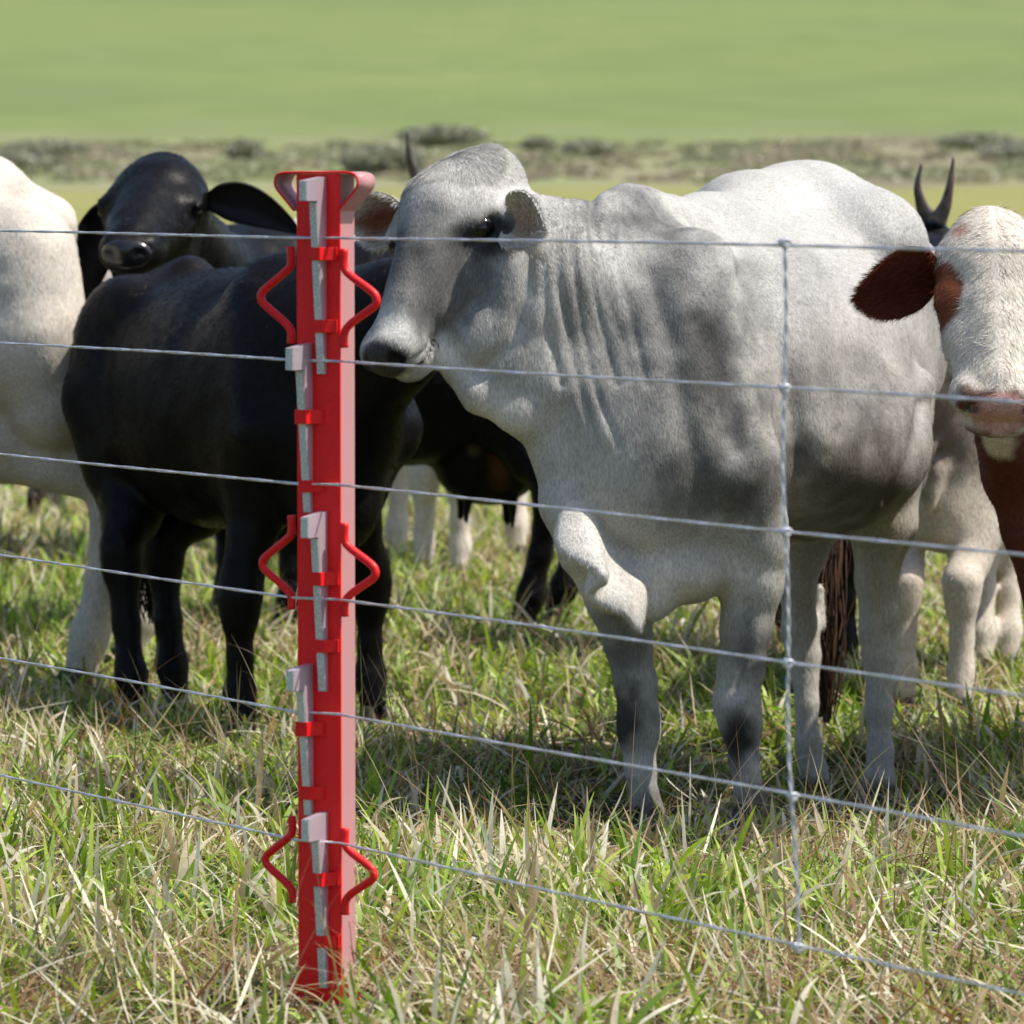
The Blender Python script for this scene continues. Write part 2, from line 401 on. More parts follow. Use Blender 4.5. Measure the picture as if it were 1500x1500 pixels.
def tail_mesh(root, o, pts, r0, r1, tuft_pts, col, tcol, seed, n=500, tw=.03, mat=None):
    P = spline(pts, 8); V, f = tube(P, np.linspace(r0, r1, len(P)), 10)
    t = mesh_np('tail', V, f, mat or M['coat'], root, o, col=np.tile(col, (len(V), 1)))
    R = rng(seed); T = spline(tuft_pts, 6); parts = []; cols = []
    m = len(T)
    for i in range(n):
        off = R.normal(size=3) * tw * np.array([1, 1, .2]); s0 = R.random() * .35; e = .65 + .35 * R.random()
        k = np.linspace(s0, e, 9) * (m - 1); Q = np.stack([np.interp(k, np.arange(m), T[:, a]) for a in range(3)], 1)
        w = np.sin(np.linspace(0.08, .94, 9) * PI)[:, None] ** .6
        Q = Q + off * w + .006 * np.sin(np.linspace(0, 9, 9) + R.random() * 6)[:, None] * R.normal(size=3)
        wd = .0022 * nrm([R.normal(), R.normal() * .4, 0])
        v = np.concatenate([Q - wd, Q + wd]); j = np.arange(8)
        parts.append((v, np.stack([j, j + 1, j + 10, j + 9], -1))); cols.append(np.tile(np.array(tcol) * R.uniform(.4, 1.9), (18, 1)))
    V, f = merge(parts); mesh_np('tail_switch', V, f, M['hair'], t, o, smooth=False, col=np.concatenate(cols))
    return t

def generic_cow(label, origin, heading, scale, base, patches=(), head=None, feet=None, horns=None, ear_cfg=None, ear_l=None,
                vox=.014, black=False, hump=.0, udder=False, dewlap=.0, belly=0., group=None, tail=True, head_wide=1.0, hair=0, z0=0.0, hoofs=True, neckw=1.0, name='cow', tailcol=None, extra=(), mw=1.0, fw=0.0, ear_t=.07, tail_x=-.86, th=0.0, hairlen=.016, wetnose=False):
    """standing cattle; x forward, y left, z up in metres of a 1.3 m tall beast"""
    A = Frame(origin, heading, scale, z0); p = A.p; F = Field(); s = scale; R = A.R
    E = lambda c, r, k=.06, sub=False: F.ell(p(*c), np.array(r) * s, R, k * s, sub)
    E((0, 0, .90 - belly * .4), (.64, .295, .345 + belly), .10)
    E((-.10, 0, .80 - belly), (.42, .27, .26 + belly), .10)
    E((-.50, 0, 1.00 - th * .6), (.33, .235, .245), .08)
    F.cap(p(-.35, 0, 1.215), p(-.74, 0, 1.19 - th), .055 * s, .06 * s, .10 * s)
    for a in (-1, 1):
        E((-.42, a * .18, 1.14), (.11, .07, .07), .12)
        E((-.70, a * .09, 1.09 - th), (.07, .06, .07), .10)
        E((-.50, a * .15, .84), (.24, .115, .27), .07)
        E((.40, a * .165, .88), (.19, .09, .34), .08)
        F.cap(p(.38, a * .09, 1.20), p(.56, a * .18, .82), .06 * s, .09 * s, .08 * s)
        F.cap(p(-.50, a * .20, 1.05), p(-.30, a * .20, .74), .07 * s, .08 * s, .08 * s)
    E((.40, 0, 1.15), (.24, .10, .14), .10)
    if hump: E((.38, 0, 1.24), (.16, .075, .09 + hump), .08)
    E((.58, 0, .82), (.18, .17, .30), .08)
    E((.62, 0, .62), (.13, .10, .12 + dewlap * .3), .06)
    ft = {'fl': (.44, .15), 'fr': (.42, -.15), 'hl': (-.62, .15), 'hr': (-.58, -.15)}
    if feet: ft.update(feet)
    ends = []
    for key, (fx, fy) in ft.items():
        a = 1 if key[1] == 'l' else -1
        if key[0] == 'f':
            F.chain([(p(.46, a * .15, .80), .12 * s), (p(.40 * .6 + fx * .4 + .02, a * .15, .64), .085 * s), (p(fx * .8 + .42 * .2, fy * .8 + a * .03, .44), .054 * s), (p(fx, fy, .385), .056 * s), (p(fx, fy, .33), .046 * s),
                     (p(fx, fy, .22), .033 * s), (p(fx, fy, .13), .040 * s), (p(fx + .02, fy, .06), .038 * s)], .03 * s)
        else:
            F.chain([(p(-.46, a * .15, .86), .18 * s), (p(-.38, a * .17, .70), .13 * s), (p(-.40 * .4 + (fx - .04) * .6, a * .15 * .5 + fy * .5, .56), .078 * s), (p(fx - .06, fy, .475), .052 * s), (p(fx - .06, fy, .42), .052 * s),
                     (p(fx - .03, fy, .26), .036 * s), (p(fx, fy, .13), .043 * s), (p(fx + .02, fy, .06), .040 * s)], .03 * s)
            F.cap(p(fx - .09, fy, .50), p(-.55, a * .13, .68), .018 * s, .05 * s, .05 * s)
        ends.append(p(fx + .025, fy, .045))
    if udder:
        E((-.34, 0, .52), (.17, .13, .13), .05)
        for a in (-1, 1):
            F.cap(p(-.27, a * .07, .45), p(-.26, a * .08, .345), .022 * s, .012 * s, .03 * s)
            F.cap(p(-.41, a * .07, .45), p(-.41, a * .08, .33), .022 * s, .012 * s, .03 * s)
    H = None
    if head:
        poll, fdir, udir, hs = head; H = Head(poll, fdir, udir, hs)
        nb = H.p(.06, 0, -.13); mid = (p(.60, 0, 1.02) + nb) / 2 + np.array([0, 0, .0])
        F.cap(p(.52, 0, 1.04), mid, .215 * s * neckw, .165 * s * neckw, .08 * s); F.cap(mid, nb, .165 * s * neckw, .105 * hs, .06 * s)
        F.cap(p(.62, 0, .80), H.p(.12, 0, -.22), .11 * s, .05 * hs, .09 * s)
        if dewlap:
            for q in np.linspace(0, 1, 6):
                c = p(.68, 0, .66) * (1 - q) + H.p(.16, 0, -.24) * q; F.cap(c, c + np.array([0, 0, -dewlap * (1 - q * .6)]), .05 * s, .018 * s, .04 * s)
        H.build(F, wide=head_wide, mw=mw, fw=fw)
    for a_, ra, b_, rb in extra: F.cap(a_, b_, ra, rb, .05)
    V, Q = F.mesh(vox, 2)
    N = vnormals(V, Q)
    V = V + N * (.004 * vnoise(V * 9, 7) + .002 * vnoise(V * 25, 8))[:, None] * s
    pt = [(p(*c) if len(c) == 3 else c[0], np.array(r), col, so, st) for c, r, col, so, st in patches]
    hp = []
    if H is not None:
        nose = ear_cfg.get('nose', (.02, .015, .015)) if ear_cfg else (.02, .015, .015)
        hp = [(H.p(.50, 0, -.06), np.array([.075, .078 * mw, .06]) * H.k, nose, .25, 1.0)]
        hp += [(H.p(.497, a * .038 * mw, -.052), np.array([.022] * 3) * H.k, (.012, .008, .008), .4, 1.0) for a in (-1, 1)]
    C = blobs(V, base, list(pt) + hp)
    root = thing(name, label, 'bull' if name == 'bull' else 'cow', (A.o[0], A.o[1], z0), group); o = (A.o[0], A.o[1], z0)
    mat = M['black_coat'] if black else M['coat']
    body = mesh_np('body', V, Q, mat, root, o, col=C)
    if hair:
        def fl(P_):
            D = np.tile(-A.h * .6 + np.array([0, 0, -.8]), (len(P_), 1))
            if H is not None:
                rel = P_ - H.p(.05, 0, -.05); m_ = np.linalg.norm(P_ - H.p(.22, 0, -.08), axis=1) < .33 * H.k
                a_ = (rel @ H.s_)[:, None]; D[m_] = (H.f * .55 + np.sign(a_) * H.s_ * .75 + .5 * np.stack([vnoise(P_ * 18, 51), vnoise(P_ * 18, 52), vnoise(P_ * 18, 53)], -1))[m_]
            return D
        hl_ = lambda P_: np.where(np.linalg.norm(P_ - H.p(.15, 0, -.08), axis=1) < .25, hairlen, .016)[:, None] if H is not None else .016
        hv, hf, hc = hair_mesh(V, Q, C, hair, fl, hl_, .0016, .2, 5, bright=.2)
        mesh_np('coat_hair', hv, hf, M['hair'], root, o, smooth=False, col=hc)
    if H is not None:
        for a in (-1, 1):
            eye_mesh(H.p(.200, a * .0935 * head_wide, -.072), .0225 * H.k, root, o)
            e = ear_cfg or {}
            k = dict(L=.2, Wd=.07); k.update({q: v for q, v in e.items() if q not in ('nose', 'dir', 'nin', 'dirs', 'nins')})
            dr = e.get('dirs', {}).get(a); nn = e.get('nins', {}).get(a)
            if dr is None: dr = H.s_ * a * 1.0 - H.f * .05
            if nn is None: nn = H.u * .8 + H.f * .3
            ear_mesh(root, o, H.p(ear_t, a * .088 * head_wide, -.095), dr, nn, mat=mat, **k)
        if wetnose:
            u_, v_ = np.linspace(0, PI, 13)[:, None], np.linspace(0, 2 * PI, 20, endpoint=False)[None]
            q = np.stack([np.sin(u_) * np.cos(v_), np.sin(u_) * np.sin(v_), np.cos(u_) + 0 * v_], -1).reshape(-1, 3)
            nv_ = H.p(.486, 0, -.060) + H.k * (q[:, :1] * .034 * H.f + q[:, 1:2] * .056 * mw * H.s_ + q[:, 2:] * .038 * H.u)
            for a in (-1, 1):
                dd = np.linalg.norm(nv_ - H.p(.512, a * .030 * mw, -.052), axis=1)[:, None]; nv_ = nv_ - H.f * .022 * H.k * np.exp(-(dd / (.013 * H.k)) ** 2)
            i_ = np.arange(12)[:, None]; j_ = np.arange(20)[None]
            mesh_np('nose', nv_, np.stack([i_ * 20 + j_, (i_ + 1) * 20 + j_, (i_ + 1) * 20 + (j_ + 1) % 20, i_ * 20 + (j_ + 1) % 20], -1).reshape(-1, 4), M['wetnose'], root, o)
        if horns:
            for hpnts, r in horns: horn_mesh(root, o, hpnts, r)
    if hoofs:
        for e in ends: hoof_mesh(root, o, e, A.h, .045 * s)
    if tail:
        tc = base if tailcol is None else tailcol
        tail_mesh(root, o, [p(-.78, 0, 1.19 - th), p(-.86, 0, 1.10 - th), p(tail_x - .01, .01, .85), p(tail_x + .01, .02, .62)], .03 * s, .013 * s,
                  [p(tail_x + .01, .02, .66), p(tail_x + .01, .02, .5), p(tail_x + .02, .03, .34), p(tail_x + .02, .02, .22)], base, np.array(tc) * .7, 4, 160, mat=mat)
    return root

# ================================================================== SETTING
def ground_z(x, y):
    """flat pasture, gentle rise to a scrub belt, then a long green hillside"""
    x = np.asarray(x, float); y = np.asarray(y, float)
    pts = np.array([[-60, 0], [30, 0], [45, .12], [80, .6], [120, 1.30], [155, 2.15], [175, 2.85], [240, 6.2], [400, 17], [700, 40], [1500, 105]])
    z = np.interp(y, pts[:, 0], pts[:, 1])
    p = np.stack([x * .7, y * .7, 0 * x], -1)
    z = z + .025 * vnoise(p, 1) + .01 * vnoise(p * 3.3, 2) - .085 * np.exp(-(x - .88) ** 2 / .38 - (y - 12.6) ** 2 / .5) - .030 * np.exp(-((x - .42) ** 2 + (y - 12.0) ** 2) / .4)
    far = np.clip((y - 60) / 100, 0, 1); p2 = np.stack([x / 30, y / 60, 0 * x], -1)
    return z + far * 1.2 * vnoise(p2, 5) * np.clip((y - 150) / 100, 0, 1)
def grid_sheet(xs, ys):
    X, Y = np.meshgrid(xs, ys, indexing='ij'); Z = ground_z(X, Y); V = np.stack([X, Y, Z], -1).reshape(-1, 3)
    n = len(ys); i = np.arange(len(xs) - 1)[:, None]; j = np.arange(n - 1)[None]
    return V, np.stack([i * n + j, (i + 1) * n + j, (i + 1) * n + j + 1, i * n + j + 1], -1).reshape(-1, 4)
def ground_mat():
    m, t, b, N, L = new_mat('pasture_ground')
    geo = N.new('ShaderNodeNewGeometry'); sx = N.new('ShaderNodeSeparateXYZ'); L.new(geo.outputs['Position'], sx.inputs[0])
    def noise(sc, det=5, stretch=None):
        n = N.new('ShaderNodeTexNoise'); n.inputs['Scale'].default_value = sc; n.inputs['Detail'].default_value = det
        if stretch:
            mp = N.new('ShaderNodeMapping'); mp.inputs['Scale'].default_value = stretch; L.new(geo.outputs['Position'], mp.inputs[0]); L.new(mp.outputs[0], n.inputs['Vector'])
        else: L.new(geo.outputs['Position'], n.inputs['Vector'])
        return n
    def ramp(src, els):
        r = N.new('ShaderNodeValToRGB'); r.color_ramp.elements[0].position = els[0][0]; r.color_ramp.elements[0].color = (*els[0][1], 1)
        r.color_ramp.elements[1].position = els[-1][0]; r.color_ramp.elements[1].color = (*els[-1][1], 1)
        for p_, c_ in els[1:-1]:
            e = r.color_ramp.elements.new(p_); e.color = (*c_, 1)
        L.new(src, r.inputs[0]); return r
    def mix(f, a, b_):
        x = N.new('ShaderNodeMix'); x.data_type = 'RGBA'; L.new(f, x.inputs[0]); L.new(a, x.inputs[6]); L.new(b_, x.inputs[7]); return x.outputs[2]
    near = ramp(noise(9, 8).outputs[0], [(.3, (.02, .015, .008)), (.5, (.055, .042, .02)), (.7, (.06, .075, .02))])
    mid = ramp(noise(1.2, 8).outputs[0], [(.3, (.195, .195, .062)), (.5, (.225, .225, .075)), (.7, (.26, .245, .10))])
    scr = ramp(noise(.20, 6, (1, .25, 1)).outputs[0], [(.36, (.17, .145, .105)), (.5, (.23, .215, .125)), (.62, (.21, .23, .11))])
    hil = ramp(noise(.6, 8, (.5, .3, 1)).outputs[0], [(.3, (.136, .182, .060)), (.5, (.150, .194, .068)), (.7, (.166, .204, .078))])
    big = ramp(noise(.045, 4, (1, .5, 1)).outputs[0], [(.35, (.92, .93, .94)), (.65, (1.08, 1.05, 1.0))])
    hx = N.new('ShaderNodeMix'); hx.data_type = 'RGBA'; hx.blend_type = 'MULTIPLY'; hx.inputs[0].default_value = 1; L.new(hil.outputs[0], hx.inputs[6]); L.new(big.outputs[0], hx.inputs[7])
    wob = noise(.03, 4); wm = N.new('ShaderNodeMath'); wm.operation = 'MULTIPLY_ADD'; wm.inputs[1].default_value = 90; L.new(wob.outputs[0], wm.inputs[0]); 
    s2 = N.new('ShaderNodeMath'); s2.operation = 'SUBTRACT'; L.new(sx.outputs[1], s2.inputs[0]); s2.inputs[1].default_value = 45; L.new(s2.outputs[0], wm.inputs[2])
    def band(a, b_, src):
        r = N.new('ShaderNodeMapRange'); r.interpolation_type = 'SMOOTHSTEP'; r.inputs['From Min'].default_value = a; r.inputs['From Max'].default_value = b_; L.new(src, r.inputs[0]); return r.outputs[0]
    c = mix(band(14, 26, sx.outputs[1]), near.outputs[0], mid.outputs[0])
    c = mix(band(112, 122, wm.outputs[0]), c, scr.outputs[0])
    c = mix(band(158, 176, wm.outputs[0]), c, hx.outputs[2])
    L.new(c, b.inputs['Base Color']); b.inputs['Roughness'].default_value = .95; b.inputs['Specular IOR Level'].default_value = .1
    bp = N.new('ShaderNodeBump'); bp.inputs['Strength'].default_value = .6; bp.inputs['Distance'].default_value = .03
    L.new(noise(14, 8).outputs[0], bp.inputs['Height']); L.new(bp.outputs[0], b.inputs['Normal'])
    return m
xs = np.concatenate([-np.geomspace(700, 6, 30), np.linspace(-5, 5, 90), np.geomspace(6, 700, 30)])
ys = np.concatenate([np.linspace(-40, 4, 12), np.linspace(5, 26, 180), np.geomspace(27, 1500, 120)])
V, Q = grid_sheet(xs, ys)
g = mesh_np('ground', V, Q, ground_mat()); g['kind'] = 'structure'

def leaf_mat(name, trans=.35, rough=.45, attr='coat'):
    m, t, b, N, L = new_mat(name)
    at = N.new('ShaderNodeAttribute'); at.attribute_name = attr; L.new(at.outputs['Color'], b.inputs['Base Color'])
    b.inputs['Roughness'].default_value = rough; b.inputs['Specular IOR Level'].default_value = .4
    tr = N.new('ShaderNodeBsdfTranslucent'); hs = N.new('ShaderNodeHueSaturation'); hs.inputs['Value'].default_value = 1.3; hs.inputs['Saturation'].default_value = 1.1
    L.new(at.outputs['Color'], hs.inputs['Color']); L.new(hs.outputs[0], tr.inputs['Color'])
    mx = N.new('ShaderNodeMixShader'); mx.inputs[0].default_value = trans; L.new(b.outputs[0], mx.inputs[1]); L.new(tr.outputs[0], mx.inputs[2])
    L.new(mx.outputs[0], t.nodes['Material Output'].inputs[0]); return m
M['grass'] = leaf_mat('grass_blades')
def blades(P, L, Wd, lean, curve, az, col, seg=4, twist=0.0, seed=0):
    """P base points, L length, Wd width, lean start angle from vertical, curve extra bend, az azimuth"""
    n = len(P); R = rng(seed); t = np.linspace(0, 1, seg + 1)
    ang = lean[:, None] + curve[:, None] * t[None]                # angle from vertical along the blade
    ds = (L / seg)[:, None]; hx = np.cumsum(np.sin(ang) * ds, 1) - np.sin(ang[:, :1]) * ds; hz = np.cumsum(np.cos(ang) * ds, 1) - np.cos(ang[:, :1]) * ds
    dirx, diry = np.cos(az)[:, None], np.sin(az)[:, None]
    C = np.stack([P[:, 0:1] + dirx * hx, P[:, 1:2] + diry * hx, P[:, 2:3] + hz], -1)
    prof = np.array([.75, 1.0, .9, .62, .08]) if seg == 4 else np.interp(t, [0, .3, .7, 1], [.8, 1, .8, .08])
    sa = az[:, None] + PI / 2 + twist * R.normal(size=(n, 1)) * t[None] + .5 * R.normal(size=(n, 1)); hw = Wd[:, None] / 2 * prof[None]
    S = np.stack([np.cos(sa) * hw, np.sin(sa) * hw, .3 * hw * R.normal(size=(n, 1))], -1)
    V = np.stack([C - S, C + S], 2).reshape(-1, 3); b0 = (np.arange(n) * (seg + 1) * 2)[:, None]; j = (np.arange(seg) * 2)[None]
    Q = np.stack([b0 + j, b0 + j + 1, b0 + j + 3, b0 + j + 2], -1).reshape(-1, 4)
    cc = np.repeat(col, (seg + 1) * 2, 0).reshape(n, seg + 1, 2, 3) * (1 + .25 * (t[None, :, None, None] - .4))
    return V, Q, cc.reshape(-1, 3)
TRIM = [(.26, 12.0, .30, .32), (.27, 11.55, .28, .5), (.50, 11.45, .28, .55), (.80, 12.15, .34, .45), (.74, 11.75, .3, .6), (-.70, 13.0, .26, .5), (-.98, 13.5, .34, .5), (-.38, 13.4, .24, .5), (.50, 11.9, .30, .38), (.83, 12.6, .34, .42), (.69, 12.8, .26, .5), (-.30, 8.98, .12, .25), (-.32, 8.85, .16, .5),
        (-.70, 13.5, .28, .42), (-.39, 13.9, .26, .42), (-1.03, 14.1, .34, .42), (-.92, 14.4, .26, .42), (1.02, 14.1, .25, .5), (1.18, 14.05, .25, .5)]
def trim(x, d):
    k = np.ones(len(x))
    for a, b, r_, f_ in TRIM:
        q = np.sqrt((x - a) ** 2 + ((d - b) / 1.6) ** 2) / r_; k = np.minimum(k, f_ + (1 - f_) * np.clip(q - .35, 0, 1))
    return k
def grass_zone(n, d0, d1, side, seed, hscale=1.0, wscale=1.0):
    R = rng(seed)
    d = np.sqrt(R.random(n) * (d1 ** 2 - d0 ** 2) + d0 ** 2)                # even over the wedge
    half = .0950 * d + side; x = (R.random(n) * 2 - 1) * half
    p3 = np.stack([x, d, 0 * x], -1)
    cl = vnoise(p3 * 2.2, 11) * .6 + vnoise(p3 * 6.5, 12) * .5               # clumps
    keep = R.random(n) < np.clip(.64 + .85 * cl, .07, 1); x, d, cl, p3 = x[keep], d[keep], cl[keep], p3[keep]; n = len(x)
    P = np.stack([x, d, ground_z(x, d) - .004], -1)
    dry = np.clip(.39 + .45 * vnoise(p3 * 1.4, 13) + .30 * vnoise(p3 * 5, 14), .12, .93)
    kind = R.random(n); isdry = kind < dry; low = R.random(n) < .60
    L = (.060 + .085 * R.random(n) ** 1.3 + .05 * np.clip(cl, 0, 1)) * hscale * np.where(isdry, 1.05, 1.0)
    L = L * trim(x, d) * (.80 + .35 * vnoise(p3 * .9, 19)); lean = np.abs(R.normal(size=n)) * .38; curve = .3 + R.random(n) * 1.3
    lean = np.where(low, .95 + .5 * R.random(n), lean); curve = np.where(low, .15 + .4 * R.random(n), curve)
    Wd = np.where(isdry, .0030 + .0055 * R.random(n) ** 1.4, .0048 + .0072 * R.random(n) ** 1.3) * wscale
    az = R.random(n) * 2 * PI
    pal_g = np.array([[.09, .15, .022], [.18, .27, .03], [.27, .36, .045], [.37, .44, .075], [.08, .12, .03]])
    pal_d = np.array([[.56, .47, .31], [.44, .33, .18], [.27, .16, .08], [.66, .60, .44], [.18, .10, .055], [.40, .37, .16]])
    col = np.where(isdry[:, None], pal_d[R.integers(0, 6, n)], pal_g[R.integers(0, 5, n)]) * (.8 + .45 * R.random((n, 1)))
    return blades(P, L, Wd, lean, curve, az, col, 4, .5, seed)
def stalks(n, d0, d1, seed, L0=.25, L1=.5):
    R = rng(seed); d = R.uniform(d0, d1, n); x = (R.random(n) * 2 - 1) * (.095 * d + .8)
    P = np.stack([x, d, ground_z(x, d)], -1); L = R.uniform(L0, L1, n) * trim(x, d)
    lean = np.abs(R.normal(size=n)) * .5 + .1; curve = R.random(n) * 1.3
    pal = np.array([[.30, .20, .12], [.46, .38, .24], [.20, .12, .07], [.24, .24, .08]])
    return blades(P, L, R.uniform(.0012, .0026, n), lean, curve, R.random(n) * 2 * PI, pal[R.integers(0, 4, n)], 8, .1, seed)
def broad(n, d0, d1, seed):
    R = rng(seed); d = R.uniform(d0, d1, n); x = (R.random(n) * 2 - 1) * (.095 * d + .5)
    k = vnoise(np.stack([x * 1.7, d * 1.7, 0 * x], -1), 17) + R.normal(size=n) * .3 > .05; d, x = d[k], x[k]; n = len(d)
    tr = trim(x, d); P = np.stack([x, d, ground_z(x, d)], -1); pal = np.array([[.15, .25, .03], [.25, .36, .045], [.36, .45, .07], [.60, .52, .36], [.40, .30, .16], [.70, .66, .52]])
    return blades(P, R.uniform(.10, .22, n) * tr, R.uniform(.008, .014, n), np.abs(R.normal(size=n)) * .45, R.random(n) * 1.8, R.random(n) * 2 * PI, pal[R.integers(0, 6, n)] * R.uniform(.8, 1.15, (n, 1)), 6, .8, seed)
def straw(n, d0, d1, seed):
    """long dead runners lying over one another in mats"""
    R = rng(seed); d = R.uniform(d0, d1, n); x = (R.random(n) * 2 - 1) * (.095 * d + .5); p = np.stack([x, d, 0 * x], -1)
    k = vnoise(p * 1.3, 41) + .6 * vnoise(p * 4, 42) + R.normal(size=n) * .25 > -.05; d, x, p = d[k], x[k], p[k]; n = len(d)
    P = np.stack([x, d, ground_z(x, d) + R.uniform(0, .05, n)], -1); az = vnoise(p * 2.0, 43) * 5 + R.normal(size=n) * .9
    pal = np.array([[.62, .54, .38], [.50, .38, .22], [.30, .18, .09], [.74, .68, .52], [.36, .34, .12], [.22, .12, .06]])
    L = R.uniform(.10, .28, n) * (.4 + .6 * trim(x, d))
    return blades(P, L, R.uniform(.0028, .0065, n), R.uniform(.75, 1.45, n), R.normal(size=n) * .5 + .25, az, pal[R.integers(0, 6, n)] * R.uniform(.75, 1.15, (n, 1)), 6, .4, seed)
parts = [grass_zone(150000, 8.2, 13.0, .55, 21), grass_zone(110000, 13.0, 19.0, .5, 22, 1.0, 1.25), grass_zone(26000, 5.5, 8.2, .5, 23),
         grass_zone(90000, 19.0, 32.0, .6, 24, 1.35, 1.8), grass_zone(60000, 32.0, 75.0, 1.0, 25, 1.3, 3.5), stalks(1500, 8.2, 15, 26), broad(15000, 8.2, 15, 28), broad(6000, 15, 24, 29), stalks(900, 15, 24, 27), straw(6000, 8.2, 13.5, 30), straw(6000, 13.5, 22, 31)]
V = []; Qs = []; Cs = []; o = 0
for v, q, c in parts: V.append(v); Qs.append(q + o); Cs.append(c); o += len(v)
gr = mesh_np('pasture_grass', np.concatenate(V), np.concatenate(Qs), M['grass'], smooth=False, col=np.concatenate(Cs)); gr['kind'] = 'stuff'

# scrub belt: dry weeds as one mass, and the darker bushes one can tell apart
def scatter_leaves(cen, rad, n, size, col, seed, flat=1.0):
    R = rng(seed); q = R.normal(size=(n, 3)); q /= np.linalg.norm(q, axis=1, keepdims=True); q *= (R.random((n, 1)) ** .45)
    P = cen + q * rad; a = R.normal(size=(n, 3)); a /= np.linalg.norm(a, axis=1, keepdims=True); b = np.cross(a, R.normal(size=(n, 3))); b /= np.linalg.norm(b, axis=1, keepdims=True)
    s = size * (.6 + .8 * R.random((n, 1))); V = np.stack([P - a * s, P + b * s * .5, P + a * s, P - b * s * .5], 1).reshape(-1, 3)
    C = np.repeat(np.asarray(col) * (.6 + .8 * R.random((n, 1))), 4, 0); return V, np.arange(4 * n).reshape(-1, 4), C
R0 = rng(77); V = []; Qs = []; Cs = []; o = 0
for i in range(800):
    y = R0.uniform(122, 162); x = R0.uniform(-.25, .25) * y; s = R0.uniform(.12, .42) * (.45 + .75 * float(np.clip(vnoise(np.array([[x / 3.5, y / 9, 0]]), 61)[0] + .4, 0, 1)))
    c = [(.34, .31, .20), (.30, .31, .17), (.26, .27, .16), (.34, .29, .21)][R0.integers(0, 4)]
    cen = np.array([x, y, float(ground_z(x, y)) + s * .22]); v, q, cc = scatter_leaves(cen, np.array([s * 3.2, s * 2.2, s * .34]), 120, .10, c, 300 + i)
    V.append(v); Qs.append(q + o); Cs.append(cc); o += len(v)
sb = mesh_np('dry_scrub', np.concatenate(V), np.concatenate(Qs), M['grass'], smooth=False, col=np.concatenate(Cs)); sb['kind'] = 'stuff'
for k, (px, d, hgt, wid, lab) in enumerate([
        (650, 160, .55, 1.4, 'round dark grey-green bush far off above the pale grey cow\'s head'),
        (360, 140, .6, .45, 'narrow dark upright bush far behind the black cow\'s ear'),
        (70, 152, .4, 1.3, 'wide low dark bush far off at the left above the white cow'),
        (25, 132, .5, 1.3, 'brownish low bush nearest the left edge of the far field'),
        (860, 150, .45, .8, 'small dark bush far off right of the grey cow\'s forehead'),
        (790, 158, .3, .5, 'smallest faint bush far off behind the grey cow\'s neck'),
        (560, 128, .7, 1.0, 'low dark brown bush far off just left of the curved horn'),
        (1430, 157, .45, 1.2, 'dark bush far off right of the upright pair of horns'),
        (1490, 145, .45, 1.2, 'low dark bush far off at the right edge above the red and white cow')]):
    X = (px - 750) / F_PX * d; z = float(ground_z(X, d)); o = (X, d, z); rt = thing('bush', lab, 'bush', o, 'bushes on the far scrub line')
    v, q, c = scatter_leaves(np.array([X, d, z + hgt * .55]), np.array([wid, wid * .8, hgt * .55]), 1500, .10, (.28, .28, .20), 500 + k)
    mesh_np('crown', v, q, M['grass'], rt, o, smooth=False, col=c)
    tv = [tube([[X, d, z - .05], [X + a * wid * .3, d + b * wid * .2, z + hgt * .6]], [.03, .012], 6) for a, b in ((-1, 0), (1, .5), (0, -1))]
    tv, tf = merge(tv); mesh_np('stem', tv, tf, M['horn'], rt, o)

# ================================================================== THE FENCE
POST_D = 9.05; PX_M = F_PX / POST_D; TH = math.radians(27)
tx = np.array([math.cos(TH), -math.sin(TH), 0]); tn = np.array([-math.sin(TH), -math.cos(TH), 0])     # along the face, out of the face
P0 = W(500, 1480, POST_D); P0[2] = 0                                  # right front edge of the post
zpy = lambda py: EYE - (py - HORIZON) / PX_M
def PL(px, py, q=0.0):
    """point on the post: face pixel column px, row py, standing q metres out of the face"""
    return P0 + tx * ((px - 500) / PX_M / math.cos(TH)) + tn * q + np.array([0, 0, zpy(py)])
FW = .083
post = thing('fence_post', 'red metal fence post with bent side rods and a looped top, standing in the grass', 'fence post', (*P0[:2], 0)); po = (P0[0], P0[1], 0)
def boxpts(x0, x1, q0, q1, z0, z1):
    pl = [P0 + tx * x + tn * q + np.array([0, 0, z0]) for x, q in ((x0, q0), (x1, q0), (x1, q1), (x0, q1))]
    return extrude(pl, np.array([0, 0, z1 - z0]))
def flat_mesh(name, parts, mat, parent=post, bevel=.0008, o=po):
    V, f = merge(parts if isinstance(parts, list) else [parts]); ob = mesh_np(name, V, f, mat, parent, o, smooth=False)
    if bevel:
        b = ob.modifiers.new('b', 'BEVEL'); b.width = bevel; b.segments = 2; b.limit_method = 'ANGLE'; b.angle_limit = math.radians(40)
    return ob
ztop = zpy(252)
flat_mesh('front_plate', boxpts(-FW, 0, 0, -.004, -.05, ztop - .003), M['red'])
ob = flat_mesh('side_flange', boxpts(-.0035, -.0005, -.0042, -.052, -.05, ztop - .004), M['pink']); ob['label'] = 'red side flange with pale reflection painted in'
ob = flat_mesh('side_flange', boxpts(-FW + .0005, -FW + .0035, -.0042, -.052, -.05, ztop - .004), M['pink']); ob['label'] = 'red side flange with pale reflection painted in'
